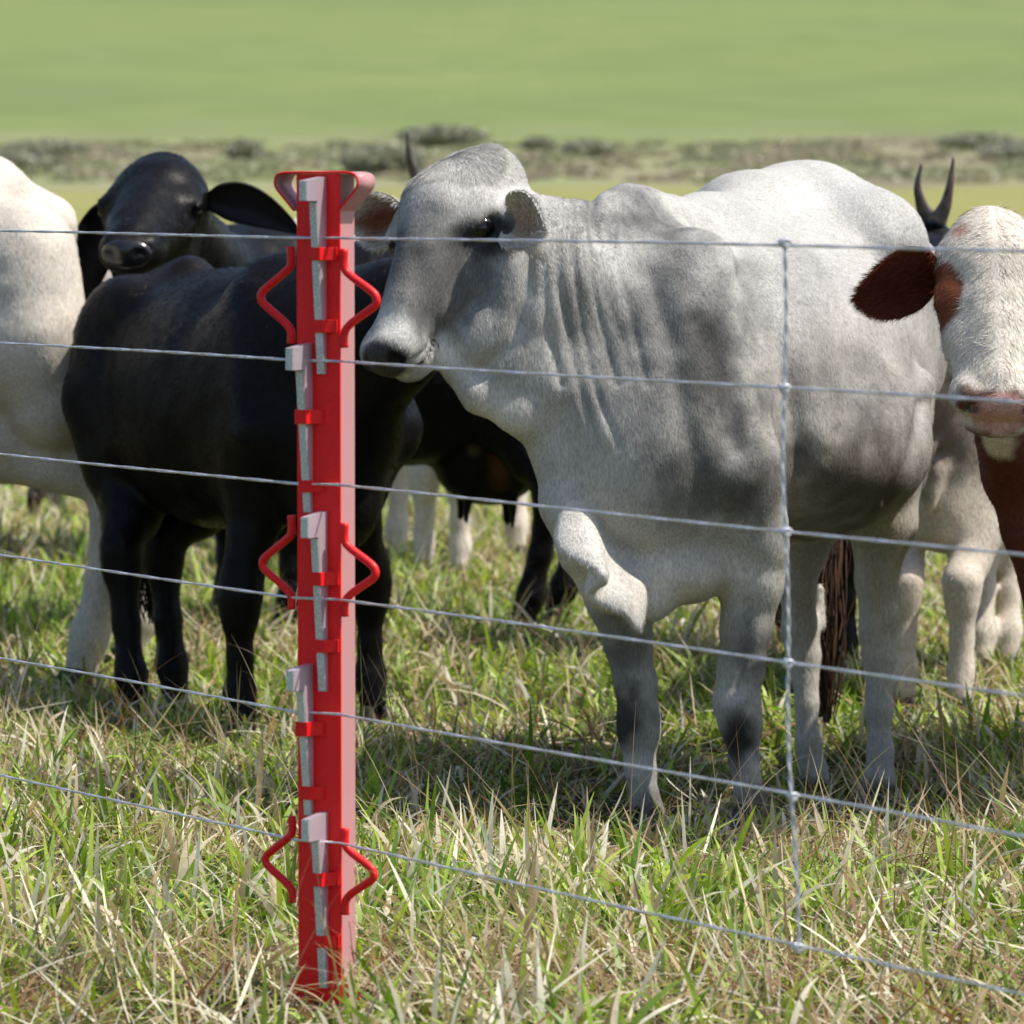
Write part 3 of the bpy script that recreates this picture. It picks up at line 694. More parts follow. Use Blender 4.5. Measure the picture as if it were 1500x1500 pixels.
# top loop: a band bent round both upper corners
lp = [(432, 309), (418, 292), (406, 277), (403, 267), (406, 257), (414, 252.5), (430, 251.5), (467, 251.5), (505, 251.5), (518, 252.5), (526, 257), (529, 267), (526, 277), (514, 292), (500, 309)]
lp = spline(lp, 5); inner = []; T = np.gradient(lp, axis=0); T /= np.linalg.norm(T, axis=1, keepdims=True)
inn = lp + np.stack([-T[:, 1], T[:, 0]], -1) * 2.2
k = len(lp); fr = [PL(*a, q=.0015) for a in lp] + [PL(*a, q=.0015) for a in inn]; bk = [v - tn * .058 for v in fr]
Vb = np.array(fr + bk); i = np.arange(k - 1)
Qb = np.concatenate([np.stack([i, i + 1, i + 1 + k, i + k], -1), np.stack([i + 2 * k, i + 3 * k, i + 1 + 3 * k, i + 1 + 2 * k], -1), np.stack([i, i + 2 * k, i + 1 + 2 * k, i + 1], -1), np.stack([i + k, i + k + 1, i + 3 * k + 1, i + 3 * k], -1)])
lo_ = mesh_np('top_loop', Vb, Qb, M['pink'], post, po)  # band's reflective paleness is painted into its colour
Vr, fr_ = tube([PL(*a, q=.003) for a in (lp + inn) / 2], .0021, 8); mesh_np('loop_rim', Vr, fr_, M['redrod'], lo_, po)
# bent side rods
rodL = [(427, 361), (427, 388), (417, 400), (392, 421), (383.5, 430), (383, 441), (392, 451), (417, 472), (427, 486), (427, 504)]
rodR = [(507, 364), (507, 390), (516, 403), (545, 424), (554, 434), (553.5, 445), (543, 454), (516, 474), (507, 488), (507, 509)]
def bend(pts, r=7):
    out = []
    for i, p_ in enumerate(pts): out.append(p_)
    return spline(out, 5)
for nm, pts, offs in (('L', rodL, ((0, 1, 0), (396, .97, 3), (842, .90, 5))), ('R', rodR, ((0, 1, 0), (402, .95, -1), (852, .885, -2)))):
    for dy, ks, dx in offs:
        c = np.array([[(x - (427 if nm == 'L' else 507)) * (ks if nm == 'L' else ks) + (427 if nm == 'L' else 507), pts[0][1] + (y - pts[0][1]) * ks + dy] for x, y in pts])
        Pw = [PL(x, y, q=.001) for x, y in bend(c)]
        Vr, f = tube(Pw, .0069, 14); mesh_np('side_rod', Vr, f, M['redrod'], post, po)
# wedge pins, each held by two straps
def pin(base, ht, hb, sb_, q_head=.066, q1=.032, q0=.006):
    x1 = (base - 500) / PX_M / math.cos(TH); x0 = x1 - .0150
    prs = [[(.0005, zpy(ht) + .004), (q_head, zpy(ht) - .003), (q_head, zpy(hb)), (.0005, zpy(hb))], [(.0005, zpy(hb)), (q1, zpy(hb)), (q0, zpy(sb_)), (.0005, zpy(sb_))]]
    ob = flat_mesh('wedge_pin', [extrude([P0 + tx * x0 + tn * q + np.array([0, 0, z]) for q, z in pr], tx * (x1 - x0)) for pr in prs], M['zincside'], bevel=0)
    # pale speckled front edges
    a = [P0 + tx * (x0 + .0008) + tn * (q_head + .0002) + np.array([0, 0, z]) for z in (zpy(ht) - .0045, zpy(hb) + .001)]
    e1 = extrude([a[0], a[0] + tn * .0012, a[1] + tn * .0012, a[1]], tx * (x1 - x0 - .0016))
    b_ = [P0 + tx * (x0 + .0008) + tn * (q + .0002) + np.array([0, 0, z]) for q, z in ((q1, zpy(hb + 3)), (q0, zpy(sb_ - 1)))]
    e2 = extrude([b_[0], b_[0] + tn * .0012, b_[1] + tn * .0012, b_[1]], tx * (x1 - x0 - .0016))
    e = flat_mesh('front_edge', [e1, e2], M['zinc'], parent=ob, bevel=0); return x0, x1
def strap(base, y0, y1, q):
    x1 = (base - 500) / PX_M / math.cos(TH); x0 = x1 - .0150; t = .0022
    prof = [(x0 - .005, .0005), (x0 - .005, q + .004), (x1 + .003, q + .004), (x1 + .004, q * .6 + .003), (x1 + .017, .0045), (x1 + .022, .004), (x1 + .022, .0005), (x1 + .014, .0005), (x1 + .001, q * .5), (x1 + .001, q + .0016), (x0 - .0025, q + .0016), (x0 - .0025, .0005)]
    pl = [P0 + tx * x + tn * qq + np.array([0, 0, zpy(y1)]) for x, qq in prof]; k = len(pl)
    V = np.vstack([pl, np.array(pl) + [0, 0, zpy(y0) - zpy(y1)]]); i = np.arange(k)
    side = np.stack([i, (i + 1) % k, (i + 1) % k + k, i + k], -1)
    pr = [(0, 1, 10, 11), (1, 2, 9, 10), (2, 3, 8, 9), (3, 4, 7, 8), (4, 5, 6, 7)]
    cap = np.array([list(a) for a in pr]); V_, f_ = V, [np.vstack([side, cap[:, ::-1], cap + k])]
    ob = mesh_np('strap', V_, f_, M['redrod'], post, po, smooth=False)
    b = ob.modifiers.new('b', 'BEVEL'); b.width = .0006; b.segments = 1
def qat(y, hb, sb_, q1=.032, q0=.006): return q1 + (q0 - q1) * (y - hb) / (sb_ - hb)
for base, ht, hb, sb_, straps in ((480, 262, 294, 548, ((362, 381), (468, 487))), (459, 506, 541, 752, ((600, 621), (704, 722))),
                                  (481, 753, 786, 1015, ((838, 858), (938, 957))), (459, 979, 1012, 1200, ((1060, 1081), (1156, 1176))),
                                  (481, 1197, 1232, 1455, ((1282, 1302), (1376, 1394)))):
    pin(base, ht, hb, sb_)
    for y0, y1 in straps: strap(base, y0, y1, qat((y0 + y1) / 2, hb, sb_))
# anchor plate at the foot
pa = [P0 + tx * (x - FW / 2) - tn * .008 + np.array([0, 0, z]) for x, z in ((-.072, -.06), (-.072, .035), (-.06, .05), (.06, .05), (.072, .035), (.072, -.06))]
flat_mesh('anchor_plate', [extrude(pa, -tn * .004)], M['red'])

# the wire net: line wires, one stay and its knots
A0 = np.array([-.962, 10.16]); A1 = np.array([.693, 7.32])
def fence_xy(px):
    # point of the fence line seen in photo column px
    k = (px - 750) / F_PX; d = A1 - A0; t = (k * A0[1] - A0[0]) / (d[0] - k * d[1]); return A0 + d * t
HZ = [1.306, 1.099, .891, .700, .507, .288]
wf = thing('wire_fence', 'galvanised wire fence of six line wires and one twisted upright stay', 'wire fence', (*fence_xy(1160), 0)); wo_ = (*fence_xy(1160), 0)
R1 = rng(5)
fl_ = PL(435, 700, .009)[:2]; fr2 = PL(500, 700, .009)[:2]; dirn = nrm(A1 - A0)
stay_px = [1149, 1149, 1152, 1155, 1163, 1172]
for z in HZ:
    s_left = np.linspace(-6.0, 0, 60)[:-1]; pts = []
    for s_ in s_left: q = fl_ + dirn * s_; pts.append([q[0], q[1], z])
    pts.append([*fl_, z]); pts.append([*((fl_ + fr2) / 2), z]); pts.append([*fr2, z])
    for s_ in np.linspace(0, 5.5, 70)[1:]: q = fr2 + dirn * s_; pts.append([q[0], q[1], z])
    pts = np.array(pts); n = len(pts); s = np.cumsum(np.r_[0, np.linalg.norm(np.diff(pts, axis=0), axis=1)])
    ss = np.arange(0, s[-1], .012); P_ = np.stack([np.interp(ss, s, pts[:, a]) for a in range(3)], 1)
    # two strands twisted together
    P_[:, 2] += .0012 * np.sin(ss * 3 + z * 9)
    parts = []
    for ph in (0, PI):
        a = ss * 26 + ph + z * 7; off = .0008
        q = P_ + off * np.stack([np.cos(a) * dirn[1], -np.cos(a) * dirn[0], np.sin(a)], -1); parts.append(tube(q, .0017, 7))
    V, f = merge(parts); mesh_np('line_wire', V, f, M['wire'], wf, wo_)
sv = []
q0_ = [W(px, 800, 1.0) for px in stay_px]
for px, z in zip(stay_px, HZ): q = fence_xy(px); q = q + (dirn * 0); sv.append([q[0], q[1], z])
sv = np.array(sv); sv = np.vstack([sv[0] + [0, 0, .004], sv[1:], ])
dz = np.linspace(0, 1, 260); ctrl = spline(sv, 50); n = len(ctrl); wv = np.arange(n)
parts = []
for ph in (0, PI):
    a = wv * .42 + ph; q = ctrl + .0022 * np.stack([np.cos(a) * .8, np.sin(a) * .8, 0 * a], -1) + .0025 * np.stack([np.sin(wv * .06), 0 * a, 0 * a], -1)
    parts.append(tube(q, .0016, 6))
V, f = merge(parts); mesh_np('stay_wire', V, f, M['wire'], wf, wo_)
for p_ in sv:
    a = np.linspace(0, 5 * PI, 60); q = p_ + np.stack([.0055 * np.cos(a) * dirn[1] + dirn[0] * np.linspace(-.008, .008, 60), -.0055 * np.cos(a) * dirn[0] + dirn[1] * np.linspace(-.008, .008, 60), .0055 * np.sin(a)], -1)
    V, f = tube(q, .0021, 6); mesh_np('knot', V, f, M['wire'], wf, wo_)

# ================================================================== THE CATTLE
WHITE = (.43, .415, .385); GREY = (.048, .048, .047); MIDG = (.085, .084, .081); CREAM = (.60, .52, .43)
def main_cow():
    F = Field(); h = nrm([-.433, -.902, 0]); l = np.array([.902, -.433, 0]); R = np.array([h, l, [0, 0, 1]])
    E = lambda px, py, d, r, k=.06, sub=False: F.ell(W(px, py, d), r, R, k, sub)
    c = lambda x, y, d, r: (W(x, y, d), r)
    def cap(a, b, k=.05): F.cap(W(*a[:3]), W(*b[:3]), a[3], b[3], k)
    E(1116, 560, 12.50, (.59, .315, .372), .09)
    E(1195, 655, 12.45, (.38, .245, .205), .09)
    E(1202, 430, 12.85, (.345, .218, .25), .08)
    cap((1075, 308, 12.75, .07), (1190, 290, 12.98, .065), .12)
    E(1115, 345, 12.92, (.15, .15, .125), .09); E(1188, 338, 12.92, (.16, .15, .145), .09); E(1262, 378, 12.80, (.13, .14, .155), .09); E(1060, 345, 12.80, (.12, .12, .10), .09)
    E(1305, 350, 12.72, (.06, .05, .06), .12)
    E(1345, 480, 12.95, (.14, .07, .20), .10)
    E(1292, 600, 12.72, (.21, .095, .26), .06)
    # fold from the flank down to the stifle
    cap((1352, 560, 12.55, .022), (1292, 715, 12.45, .03), .05)
    E(1035, 560, 12.02, (.20, .085, .33), .07)
    cap((1000, 400, 12.02, .06), (1085, 690, 11.93, .075), .09)
    cap((1085, 690, 11.93, .085), (1110, 800, 12.0, .08), .06)
    E(880, 600, 12.2, (.18, .10, .32), .08)
    E(955, 640, 12.02, (.24, .225, .33), .09)
    E(920, 348, 12.12, (.175, .078, .120), .045)
    cap((975, 345, 12.2, .06), (1050, 372, 12.45, .10), .10)
    cap((905, 470, 12.08, .235), (800, 415, 11.98, .175), .08)
    cap((800, 405, 11.98, .165), (740, 370, 11.95, .13), .07)
    cap((790, 352, 12.02, .050), (862, 378, 12.08, .055), .07)
    cap((765, 480, 11.90, .10), (908, 690, 11.98, .165), .08); cap((985, 345, 12.3, .05), (1110, 306, 12.72, .05), .12)
    cap((700, 505, 11.85, .060), (795, 560, 11.88, .085), .05)
    # dewlap: a sheet of skin from the throat to the brisket
    cap((664, 540, 11.83, .032), (700, 580, 11.83, .030), .03); cap((700, 580, 11.83, .030), (762, 606, 11.84, .036), .04)
    cap((762, 606, 11.84, .036), (812, 662, 11.88, .030), .06); cap((812, 662, 11.88, .030), (824, 740, 11.86, .042), .06); cap((824, 740, 11.86, .042), (855, 810, 11.87, .045), .04)
    cap((855, 810, 11.88, .045), (895, 862, 11.90, .050), .04); cap((895, 850, 11.9, .060), (950, 880, 11.9, .050), .04)
    # the loose fold: a wavy hanging sheet down the middle of the chest
    Aa = spline([W(818, 690, 11.92), W(850, 750, 11.82), (W(888, 815, 11.82)), W(940, 870, 11.84)], 14); Ee = spline([W(828, 722, 11.86), W(846, 816, 11.73), W(884, 876, 11.73), (W(935, 922, 11.78))], 14)
    m_ = len(Aa); tt = np.linspace(0, 1, m_); wv = np.sin(tt * 2 * PI * 2.4 + .9) * np.sin(np.clip(tt * 1.15, 0, 1) * PI) ** .5
    for i in range(m_ - 1):
        for v0, v1 in ((0, .25), (.25, .5), (.5, .75), (.75, 1.0)):
            q = lambda i_, v: Aa[i_] * (1 - v) + Ee[i_] * v + l * .042 * wv[i_] * v ** 1.3
            F.cap(q(i, v0), q(i + 1, v1), .014 - .0045 * v0, .014 - .0045 * v1, .012)
    E(985, 838, 11.98, (.13, .13, .075), .05)
    # forelegs
    fr = [c(895, 790, 12.12, .105), c(905, 870, 12.12, .085), c(917, 930, 12.12, .066), c(930, 1000, 12.12, .054), c(935, 1050, 12.12, .052), c(936, 1075, 12.12, .049), c(938, 1110, 12.12, .039), c(944, 1150, 12.12, .037), c(952, 1172, 12.1, .042)]
    fl = [c(1095, 780, 12.0, .085), c(1100, 850, 12.0, .076), c(1092, 920, 12.0, .064), c(1086, 980, 12.0, .056), c(1080, 1030, 12.0, .058), c(1084, 1062, 12.0, .053), c(1090, 1100, 12.0, .036), c(1096, 1140, 12.0, .033), c(1104, 1168, 11.98, .040)]
    hr = [c(1190, 730, 12.9, .12), c(1172, 800, 12.9, .075), c(1168, 860, 12.9, .052), c(1172, 925, 12.92, .050), c(1177, 960, 12.92, .044), c(1182, 1030, 12.9, .033), c(1184, 1090, 12.9, .034), c(1192, 1130, 12.9, .040), c(1196, 1148, 12.88, .040)]
    hl = [c(1292, 690, 12.75, .105), c(1292, 765, 12.75, .088), c(1284, 850, 12.75, .058), c(1286, 920, 12.75, .052), c(1287, 960, 12.75, .048), c(1288, 1040, 12.75, .035), c(1289, 1100, 12.75, .035), c(1288, 1145, 12.75, .042), c(1290, 1172, 12.73, .043)]
    fr, fl, hr, hl = [[(p_ + np.array([0, 0, -.026 * (i >= len(L) - 3) * (L is fr or L is fl)]), r_ * (.84 if i >= 2 else .92)) for i, (p_, r_) in enumerate(L)] for L in (fr, fl, hr, hl)]
    for L in (fr, fl, hr, hl): F.chain(L, .022)
    cap((1308, 905, 12.8, .020), (1314, 860, 12.82, .012), .03)
    cap((1200, 915, 12.96, .018), (1200, 860, 12.98, .012), .03)
    # the head, turned to the left
    f = W(540, 498, 11.70) - W(668, 246, 12.0); poll = W(668, 246, 12.0)
    hh = nrm([-.72, -.69, 0]); H = Head(poll, f, hh * .75 + np.array([0, 0, .66]), np.linalg.norm(f) / .49)
    HW = 1.18; ET, EB = .152, -.045; H.build(F, dome=.014, wide=HW, et=ET, eb=EB)
    F.ell(W(655, 298, 11.94), (.098, .10, .085), None, .05); F.ell(W(722, 268, 12.03), (.068, .09, .075), None, .06); F.cap(W(640, 335, 11.9), W(600, 440, 11.78), .078, .050, .05)
    F.ell(H.p(.045, 0, -.035), np.array((.085, .085, .055)) * H.k, H.R, .05)
    F.cap(H.p(.07, 0, -.13), W(770, 400, 11.98), .105, .15, .05)
    F.cap(H.p(.2, 0, -.20), W(730, 520, 11.9), .05, .09, .07)
    V, Q = F.mesh(.0078, 2)
    N = vnormals(V, Q); hd = (V - H.o) @ H.f
    # soft uneven flesh, ribs and the upright wrinkles of the neck
    wn = .0045 * vnoise(V * 7, 7) + .0022 * vnoise(V * 19, 8)
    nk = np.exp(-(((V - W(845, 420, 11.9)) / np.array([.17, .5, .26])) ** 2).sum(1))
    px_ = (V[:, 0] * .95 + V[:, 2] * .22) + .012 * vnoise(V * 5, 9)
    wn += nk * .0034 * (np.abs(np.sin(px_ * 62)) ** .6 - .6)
    rb = np.exp(-(((V - W(1120, 640, 12.3)) / np.array([.22, .6, .22])) ** 2).sum(1)); ry = (V @ h) + .3 * V[:, 2] + .01 * vnoise(V * 6, 4)
    wn += rb * .0045 * np.sin(ry * 60)
    def crease(pts, w_, dep, d=11.9, back=.35):
        """skin crease or hollow running through photo points on the near side"""
        P = spline([W(x, y, d) for x, y in pts], 5); dm = np.full(len(V), 9.0)
        for a_, b_ in zip(P[:-1], P[1:]):
            ab = (b_ - a_)[[0, 2]]; q = V[:, [0, 2]] - a_[[0, 2]]; t_ = np.clip(q @ ab / (ab @ ab + 1e-9), 0, 1)
            dm = np.minimum(dm, np.linalg.norm(q - t_[:, None] * ab, axis=1))
        return -dep * np.exp(-(dm / w_) ** 2) * (V[:, 1] < d + back)
    for c_ in (([(772, 365), (770, 430), (748, 498), (702, 545)], .020, .014), ([(572, 532), (602, 527), (630, 508), (640, 492)], .0075, .008), ([(612, 380), (622, 430), (640, 480)], .030, .008),
               ([(1168, 800), (1172, 700), (1158, 600), (1128, 470), (1090, 400)], .026, .014, 12.2), ([(874, 350), (866, 318), (868, 296)], .014, .014, 12.0), ([(890, 352), (884, 320)], .010, .010, 12.0), ([(950, 400), (985, 520), (1005, 640), (1040, 740)], .032, .012, 12.0),
               ([(1345, 590), (1325, 660), (1292, 722)], .020, .014, 12.6), ([(1020, 470), (1060, 560), (1075, 650)], .024, .008, 12.0), ([(1225, 420), (1250, 540), (1260, 640)], .05, .010, 12.5),
               ([(812, 330), (820, 420), (842, 540), (870, 640)], .008, .0055), ([(832, 335), (846, 440), (870, 560), (905, 650)], .007, .005), ([(852, 340), (872, 440), (902, 560)], .008, .0055), ([(795, 380), (802, 470), (822, 560)], .009, .006), ([(900, 380), (925, 470), (945, 560)], .009, .005),
               ([(1092, 880), (1086, 960), (1082, 1010)], .012, .007, 12.0), ([(1283, 780), (1290, 880), (1296, 930)], .014, .008, 12.7), ([(905, 880), (925, 960)], .012, .006, 12.0)):
        wn = wn + crease(*c_)
    for x_, y_, d_, r_, a_ in ((1296, 352, 12.7, .05, .014), (1262, 300, 12.8, .045, .006), (1108, 800, 11.95, .03, .008), (1083, 1040, 11.95, .03, .006), (1312, 905, 12.7, .025, .008), (725, 460, 11.75, .06, .010), (1060, 690, 11.85, .06, .012), (655, 290, 11.85, .04, .004)):
        wn = wn + a_ * np.exp(-(((V - W(x_, y_, d_)) / np.array([r_, .2, r_])) ** 2).sum(1))
    V = V + N * wn[:, None]
    def B(px, py, d, rx, ry, col, soft=.8, st=.8, rd=.35): s = F_PX / d; return (W(px, py, d), np.array([rx * 1.25 / s, rd, ry * 1.2 / s]), col, soft, st)
    pats = [B(1020, 560, 11.95, 130, 240, (.17, .167, .16), .9, .75), B(1215, 640, 12.35, 170, 160, (.20, .195, .185), .9, .6), B(640, 400, 11.8, 85, 110, (.13, .128, .124), .9, .75), B(840, 520, 11.9, 70, 140, (.26, .255, .245), .9, .5), B(915, 320, 12.1, 75, 65, GREY, .8, .95), B(990, 480, 11.9, 100, 200, MIDG, .9, .8), B(1045, 560, 11.8, 80, 230, GREY, .9, .85), B(1100, 420, 12.0, 40, 120, MIDG, .9, .6), B(895, 540, 11.9, 65, 120, MIDG, .9, .55),
            B(1110, 690, 11.9, 62, 130, GREY, .9, .75), B(1020, 730, 11.8, 110, 70, MIDG, .9, .7), B(1215, 700, 12.3, 150, 105, (.105, .09, .075), .7, .92), B(1195, 600, 12.3, 150, 100, MIDG, .95, .75),
            B(1165, 470, 12.3, 55, 150, MIDG, .95, .5), B(850, 330, 12.0, 40, 60, MIDG, .9, .7), B(1330, 560, 12.6, 50, 110, MIDG, .95, .35), B(840, 450, 11.9, 26, 130, MIDG, .9, .5),
            B(900, 950, 12.1, 50, 90, MIDG, .9, .85), B(915, 1055, 12.1, 44, 60, (.018, .017, .016), .8, .95, .2), B(1082, 1070, 12.0, 36, 58, (.016, .015, .014), .75, .97, .2), B(1095, 950, 12.0, 45, 90, MIDG, .9, .85),
            B(950, 1180, 12.1, 40, 46, (.07, .065, .06), .8, .9, .2), B(1105, 1178, 12.0, 36, 42, (.05, .045, .04), .7, .92, .2), B(1290, 1176, 12.75, 40, 38, (.05, .04, .035), .6, .95, .2), B(1190, 1155, 12.9, 34, 24, (.10, .08, .07), .6, .85, .2),
            B(1290, 850, 12.75, 60, 190, (.52, .48, .42), .5, .8, .2), B(1175, 900, 12.9, 50, 180, (.52, .48, .42), .5, .8, .2), B(1200, 300, 12.9, 130, 60, (.50, .49, .46), .8, .7), B(1000, 850, 11.9, 120, 55, (.60, .55, .48), .8, .8), B(850, 820, 11.8, 60, 110, (.64, .60, .54), .8, .8), B(715, 620, 11.8, 60, 45, (.64, .60, .53), .8, .8)]
    pats += [B(650, 405, 11.75, 66, 88, (.036, .036, .035), .9, .86), B(600, 385, 11.8, 36, 75, GREY, .9, .7), B(695, 345, 11.8, 46, 32, (.014, .013, .012), .7, .92, .2), B(720, 430, 11.8, 60, 70, MIDG, .9, .55), B(610, 470, 11.7, 45, 25, (.035, .033, .032), .9, .6, .2)]
    k = H.k
    HB = lambda t, a, b, r, col, soft=.8, st=.8, g=1.3: (H.p(t, a, b), np.array(r) * k * g, col, soft, st)
    pats += [HB(.28, 0, -.05, (.14, .14, .14), MIDG, .9, .9), HB(.32, .05, -.06, (.10, .085, .10), (.115, .11, .105), .85, .88), HB(ET + .01, .12, EB - .012, (.085, .07, .055), (.03, .028, .026), .7, .95), HB(.14, .08, -.12, (.07, .09, .07), GREY, .9, .8),
             HB(.24, -.04, -.04, (.14, .07, .1), GREY, .9, .8), HB(.22, .06, -.20, (.15, .1, .1), (.42, .41, .39), .8, .7), HB(.0, 0, .02, (.035, .035, .035), (.10, .10, .09), .8, .8, 1),
             HB(.43, 0, -.06, (.05, .11, .12), (.60, .58, .53), .6, .9, 1), HB(.40, .02, -.15, (.14, .06, .05), (.62, .60, .54), .7, .85, 1),
             HB(.50, 0, -.055, (.060, .082, .062), (.045, .042, .044), .3, 1, 1), HB(.495, .042, -.055, (.034, .024, .028), (.004, .003, .003), .35, 1, 1), HB(.455, .06, -.118, (.05, .05, .006), (.15, .11, .09), .7, .7, 1)]
    C = blobs(V, WHITE, pats); C *= (1 + .06 * vnoise(V * np.array([35, 35, 9]), 21) + .05 * vnoise(V * 3, 22))[:, None]
    wr = nk * np.clip(.45 - np.abs(np.sin(px_ * 62)), 0, 1); C *= (1 - .35 * wr)[:, None]  # shade in the neck wrinkles painted into the coat colour
    o = W(1130, 0, 12.4); o[2] = 0
    root = thing('cow', 'large pale grey humped cow with dark knees and folded dewlap, in front facing left', 'cow', o)
    mesh_np('body', V, Q, M['coat'], root, o, col=C)
    def flow(P):
        D = np.tile(-h * .55 + np.array([0, 0, -.75]), (len(P), 1))
        a = np.clip((P - H.p(.15, 0, -.1)) @ -H.f / .25 + .5, 0, 1); isH = (np.linalg.norm(P - H.p(.2, 0, -.1), axis=1) < .30 * k)
        q = P - H.p(.02, 0, 0); q = q / (np.linalg.norm(q, axis=1, keepdims=True) + .01)
        D[isH] = (q + .4 * H.f)[isH]
        sw = np.stack([vnoise(P * 5, 31), vnoise(P * 5, 32), vnoise(P * 5, 33)], -1)
        return D + .14 * sw
    dens = lambda c_: 1 + 1.6 * (np.linalg.norm(c_ - H.p(.2, 0, -.1), axis=1) < .33 * k)
    ln = lambda P: np.where(np.linalg.norm(P - H.p(.02, 0, 0), axis=1) < .12, .022, .0125)[:, None]
    nosem = lambda c_: dens(c_) * (1 - .97 * (np.linalg.norm((c_ - H.p(.51, 0, -.055)) , axis=1) < .055 * k)) * np.where(np.linalg.norm(c_ - H.p(ET, .118, EB), axis=1) < .034 * k, .03, 1)
    hv, hf, hc = hair_mesh(V, Q, C, 620000, flow, ln, .0012, .12, 9, jit=.15, dens=nosem, bright=.17)
    mesh_np('coat_hair', hv, hf, M['hair'], root, o, smooth=False, col=hc)
    for a in (-1, 1): eye_mesh(H.p(ET, a * .0935 * HW, EB), .031 * k, root, o)
    # near ear folded back, far ear open to the viewer
    ear_mesh(root, o, W(750, 318, 11.86), np.array([.42, -.85, -.08]), np.array([-.85, -.35, .15]), .165, .078, cup=.5, droop=.12, outer=(.66, .62, .56), inner=(.58, .42, .30), hair=9000, hairlen=.015, seed=3)
    ear_mesh(root, o, W(606, 318, 12.02), W(515, 322, 12.1) - W(606, 318, 12.02), np.array([-.1, -.95, -.15]), .165, .076, cup=.45, droop=.0, outer=(.62, .58, .52), inner=(.22, .075, .04), hair=9000, hairlen=.018, seed=4)
    for L, dd in ((fr, 0), (fl, 0), (hr, 0), (hl, 0)):
        p_ = L[-1][0].copy(); hoof_mesh(root, o, p_ + h * .02 + [0, 0, .006], h, .040)
    tail_mesh(root, o, [W(1300, 330, 13.22), W(1310, 420, 13.38), W(1270, 600, 13.4), W(1220, 770, 13.32)], .03, .014,
              [W(1228, 740, 13.3), W(1206, 840, 13.25), W(1203, 940, 13.22), W(1209, 1060, 13.2)], (.42, .38, .33), (.055, .03, .018), 6, 380, tw=.022)
main_cow()
gz = lambda x, y: float(ground_z(x, y))
def XY(px, d): return np.array([(px - 750) / F_PX * d, d])
def lf(origin, heading, s, spec):
    h = nrm([heading[0], heading[1], 0])[:2]; l = np.array([-h[1], h[0]]); out = {}
    for k, (px, d) in spec.items():
        r = XY(px, d) - np.asarray(origin); out[k] = (r @ h / s, r @ l / s)
    return out
BLK = (.0042, .0036, .0036)
# black cow in front, rump to the left, its head behind the grey cow's head
oA = XY(352, 14.0); hA = (.45, -.89)
generic_cow('solid black cow directly behind the red post, rump to the left and head hidden', oA, hA, .945, BLK, vox=.011, black=True,
            head=(W(702, 345, 13.2), np.array([.45, -.15, -.75]), np.array([.5, -.2, .6]), .95), feet=lf(oA, hA, .93, {'hr': (192, 14.0), 'hl': (252, 14.25), 'fr': (350, 13.5), 'fl': (538, 13.9)}),
            patches=[((-.35, 0, 1.22), (.45, .25, .10), (.012, .009, .008), .9, .6)], ear_cfg=dict(L=.15, Wd=.05, outer=BLK, inner=BLK), neckw=.9, tail_x=-.70, th=.08, hair=90000)
# black cow looking at the camera over its back
oB = XY(560, 16.9); hB = (-1, -.12)
fB = np.array([-.13, -.90, -.37]); uB = np.array([-.05, -.37, .90])
generic_cow('glossy black cow with long drooping ears looking at the camera, black udder below', oB, hB, .98, BLK, vox=.011, black=True, udder=True,
            wetnose=True, hair=70000, head=(W(240, 226, 15.1), fB, uB, 1.13), head_wide=1.16, mw=1.15, fw=.085, feet=lf(oB, hB, .98, {'fl': (425, 16.5), 'fr': (332, 17.1), 'hl': (778, 16.6), 'hr': (826, 16.9)}),
            ear_cfg=dict(L=.29, Wd=.078, cup=.45, droop=.55, outer=(.010, .009, .010), inner=(.02, .016, .018), dirs={1: np.array([.95, -.1, .24]), -1: np.array([-.62, -.2, -.75])}, nins={1: np.array([0, -1, -.35]), -1: np.array([.2, -1, 0])}),
            patches=[((-.36, .12, .52), (.05, .08, .09), (.15, .07, .03), .8, .7), ((-.28, .12, .58), (.03, .06, .035), (.18, .14, .09), .8, .5)])
# white cow at the left edge, seen from behind its thigh
oH = XY(-476, 14.95); hH = (-1, .10)
generic_cow('white cow cut by the left edge, only its shaded rump and hind leg in view', oH, hH, 1.22, (.58, .52, .44), vox=.013,
            head=(W(-1050, 300, 14.6), np.array([-.8, -.2, -.6]), np.array([-.5, 0, .8]), 1.1), feet=lf(oH, hH, 1.17, {'hl': (104, 14.7), 'hr': (172, 15.3)}),
            patches=[((-.72, .2, .62), (.2, .3, .3), (.36, .26, .15), .9, .5), ((-.6, .2, .25), (.3, .3, .3), (.42, .33, .24), .9, .6)], tail=False, hair=60000, th=.05, extra=[(W(-40, 262, 14.95), .07, W(62, 335, 14.9), .10), (W(28, 380, 14.6), .16, W(40, 500, 14.6), .165), (W(40, 500, 14.6), .165, W(72, 590, 14.6), .12)])
